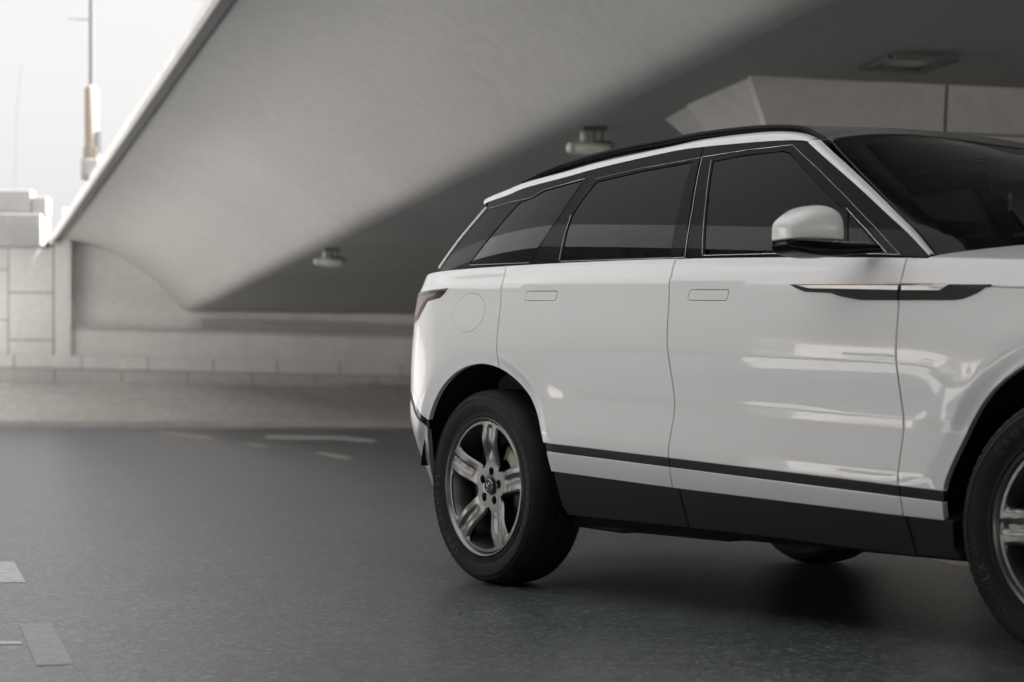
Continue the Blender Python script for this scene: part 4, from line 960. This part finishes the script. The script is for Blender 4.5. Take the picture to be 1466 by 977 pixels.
# --- wheels. local frame: axis along y, outer face toward -y
TR = .378
def build_wheel():
    wh = empty('wheel', (0, .03, WC), 0, car)
    prof = [(.262, .020), (.268, .006), (.276, .001), (.286, .0015), (.289, -.001), (.292, .0015), (.31, -.008), (.325, -.011), (.338, -.0105), (.3385, -.0125), (.341, -.0125), (.3415, -.010), (.352, -.004), (.355, -.005), (.360, .002), (.3665, .012), (.3715, .024)]
    tread = [(.3745, .036), (.3765, .052), (.3765, .058), (.370, .0585), (.370, .066), (.377, .0665), (.378, .088), (.3705, .0885), (.3705, .098), (.378, .0985), (.378, .127), (.3705, .1275), (.3705, .137), (.378, .1375), (.377, .159), (.370, .1595), (.370, .167), (.3765, .1675), (.3745, .189)]
    back_ = [(.3715, .201), (.366, .213), (.355, .228), (.33, .236), (.30, .228), (.27, .215), (.262, .2)]
    full = prof+tread+back_; n = 216; V = []; blocks = set(range(len(prof)-4, len(prof)+2)) | set(range(len(prof)+len(tread)-2, len(prof)+len(tread)+3))
    mid = {len(prof)+i for i in (5, 6, 9, 10, 13, 14)}
    for k in range(n):
        a = 2*math.pi*k/n
        for i, (r, y) in enumerate(full):
            rr = r
            if i in blocks and k % 3 == 0: rr -= .0028
            if i in mid and (k+i) % 4 == 0: rr -= .003
            V.append((rr*math.cos(a), y, rr*math.sin(a)))
    m_ = len(full); Fc = [(k*m_+i, k*m_+i+1, ((k+1) % n)*m_+i+1, ((k+1) % n)*m_+i) for k in range(n) for i in range(m_-1)]
    # flatten slightly at the contact
    V = [(x, y+(-.004 if y < .02 else 0)*max(0, (-z-.33)/.045), max(z, -TR+.0005)) for x, y, z in V]
    ty = mk('tyre', V, Fc, M['tyre'], wh); ty.data.polygons.foreach_set('use_smooth', [True]*len(ty.data.polygons)); ty.data.set_sharp_from_angle(angle=R(32))
    # raised lettering
    def letters(words):
        VV = []; FF = []
        for txt, rad, a0, step, size in words:
            a = a0
            for ch in txt:
                if ch != ' ':
                    cu = bpy.data.curves.new('letter', 'FONT'); cu.body = ch; cu.size = size; cu.extrude = 0; cu.resolution_u = 2
                    ob = bpy.data.objects.new('letter', cu); col.objects.link(ob); dg = bpy.context.evaluated_depsgraph_get(); me = bpy.data.meshes.new_from_object(ob.evaluated_get(dg))
                    xs = [v.co.x for v in me.vertices]; wdt = max(xs)-min(xs) if xs else 0; k0 = len(VV)
                    up = (math.cos(R(a)), math.sin(R(a))); rt_ = (math.sin(R(a)), -math.cos(R(a)))
                    for v in me.vertices:
                        lx = v.co.x-min(xs)-wdt/2; ly = v.co.y-size*.35; X = up[0]*(rad+ly)+rt_[0]*lx; Zz = up[1]*(rad+ly)+rt_[1]*lx; rr = math.hypot(X, Zz)
                        yy = np.interp(rr, [p[0] for p in prof], [p[1] for p in prof])-.0014
                        VV.append((X, yy, Zz))
                    FF += [tuple(i+k0 for i in p.vertices) for p in me.polygons]
                    bpy.data.objects.remove(ob); bpy.data.curves.remove(cu); bpy.data.meshes.remove(me)
                a -= step
        return mk('sidewall_lettering', VV, FF, M['letter'], wh)
    letters([('CONTINENTAL', .316, 236, 6.2, .029), ('CROSSCONTACT', .316, 42, 6.4, .029), ('LX', .316, 108, 5.0, .03), ('SPORT', .319, 96, 2.9, .013), ('235/65', .318, 130, 3.2, .013)])
    # rim lip and barrel
    b = MB(); b.lathe([(.270, .010), (.2685, .000), (.2665, -.002), (.2635, -.001), (.260, .005), (.2535, .018)], 128); b.build('rim_lip', M['rim'], wh, auto=50)
    b = MB(); b.lathe([(.256, .014), (.248, .03), (.238, .06), (.232, .15), (.245, .2)], 96); b.build('barrel', M['rim_dark'], wh, auto=60)
    # five-spoke face
    th0 = 82
    hw = lambda r: .046+.005*max(0, (r-.09)/.14)
    holes = []
    for k in range(5):
        mid = R(th0+72*k+36); pts = []
        rs = np.linspace(.080, .241, 24)
        def beta(r):
            e = 36-math.degrees(math.asin(min(.99, hw(r)/r)))
            if r < .100: e *= math.sqrt(max(0, 1-((.100-r)/.0205)**2))
            if r > .231: e *= math.sqrt(max(.6, 1-((r-.231)/.016)**2))
            return R(e)
        for r in rs: pts.append((r*math.cos(mid+beta(r)), r*math.sin(mid+beta(r))))
        for s in np.linspace(1, -1, 14)[1:-1]: pts.append((.241*math.cos(mid+beta(.241)*s), .241*math.sin(mid+beta(.241)*s)))
        for r in rs[::-1][:-1]: pts.append((r*math.cos(mid-beta(r)), r*math.sin(mid-beta(r))))
        holes.append(pts)
        lu = mid-R(36); c = (.059*math.cos(lu), .059*math.sin(lu)); holes.append([(c[0]+.0168*math.cos(a), c[1]+.0168*math.sin(a)) for a in np.linspace(0, 2*math.pi, 17)[:-1]])
    holes.append([(.031*math.cos(a), .031*math.sin(a)) for a in np.linspace(0, 2*math.pi, 33)[:-1]])
    def face(p):
        x, z = p[:, 0], p[:, 1]; r = np.hypot(x, z); a = np.degrees(np.arctan2(z, x)); d_ = (a-th0+36) % 72-36
        lat_ = r*np.sin(np.radians(d_)); hwv = .046+.005*np.clip((r-.09)/.14, 0, 2); u = np.clip(np.abs(lat_)/hwv, 0, 1.4)
        y = .034-.0*r-.024*sm(r, .09, .235)*1.0-.010*np.exp(-((r-.17)/.05)**2)          # dished toward the hub
        y = y+sm(r, .10, .15)*(.013*(1-sm(u, .12, .46)))*(1-sm(r, .225, .245)*.6)       # long groove down the spoke
        y = y+.012*sm(u, .80, 1.05)*(1-sm(r, .230, .244))*sm(r, .085, .10)                # flanks fall away
        y = y+.004*(1-sm(r, .03, .05))
        return np.stack([x, y, z], 1)
    panel('spokes', [(.2535*math.cos(a), .2535*math.sin(a)) for a in np.linspace(0, 2*math.pi, 121)[:-1]], face, M['rim'], wh, holes=holes, edge=.0015, depth=.048, grid=.0055, step=.01)
    b = MB(); b.lathe([(.0, .026), (.020, .0265), (.026, .028), (.0305, .033)], 40); b.build('centre_cap', M['dark_metal'], wh, auto=50)
    b = MB(); b.tube([(.0275*math.cos(a), .027, .0275*math.sin(a)) for a in np.linspace(0, 2*math.pi, 41)], .0022, 6)
    cs = [(.004, .014), (.011, .010), (.009, .003), (0, .001), (-.008, -.003), (-.009, -.011), (-.001, -.014), (.009, -.011)]
    b.tube([(x-.001, .0245, z) for x, z in [tuple(p) for p in spl(cs, 4)]], .0026, 6); b.tube([(-.010, .0245, .013), (-.006, .0245, .004), (.003, .0245, -.004)], .0028, 6)
    b.build('cap_emblem', M['chrome'], wh, auto=60)
    for k in range(5):
        b = MB(); lu = R(th0+72*k); c = (.059*math.cos(lu), .059*math.sin(lu)); b.tube([(c[0], .075, c[1]), (c[0], .052, c[1])], .0095, 6); b.build('wheel_nut', M['rim_dark'], wh)
    b = MB(); b.lathe([(.07, .075), (.165, .075), (.165, .10), (.07, .10)], 64); b.lathe([(.0, .055), (.075, .055), (.08, .075)], 40); b.build('brake_disc', M['disc'], wh, auto=40)
    b = MB(); V = []
    for k in range(9):
        a = R(18+42*k/8)
        for r, y in ((.125, .062), (.175, .062), (.180, .12), (.125, .12)): V.append((r*math.cos(a), y, r*math.sin(a)))
    b.add(V, [(4*k+i, 4*k+(i+1) % 4, 4*k+4+(i+1) % 4, 4*k+4+i) for k in range(8) for i in range(4)]+[(0, 1, 2, 3), (35, 34, 33, 32)]); b.build('caliper', M['caliper'], wh, bevel=.006)
    b = MB(); b.lathe([(.0, .13), (.246, .13)], 48); b.build('hub_backing', M['liner'], wh)
    return wh
w0 = build_wheel()
def copy_wheel(x, y, rz):
    c = w0.copy(); col.objects.link(c); c.parent = car; c.location = (x, y, WC); c.rotation_euler = (0, 0, rz)
    for ch in list(w0.children):
        d_ = ch.copy(); col.objects.link(d_); d_.parent = c
    return c
fw = copy_wheel(FA+.012, .016, R(11)); fw.rotation_euler = (0, R(-98), R(11)); copy_wheel(0, W-.03, R(180)); copy_wheel(FA, W-.035, R(187))
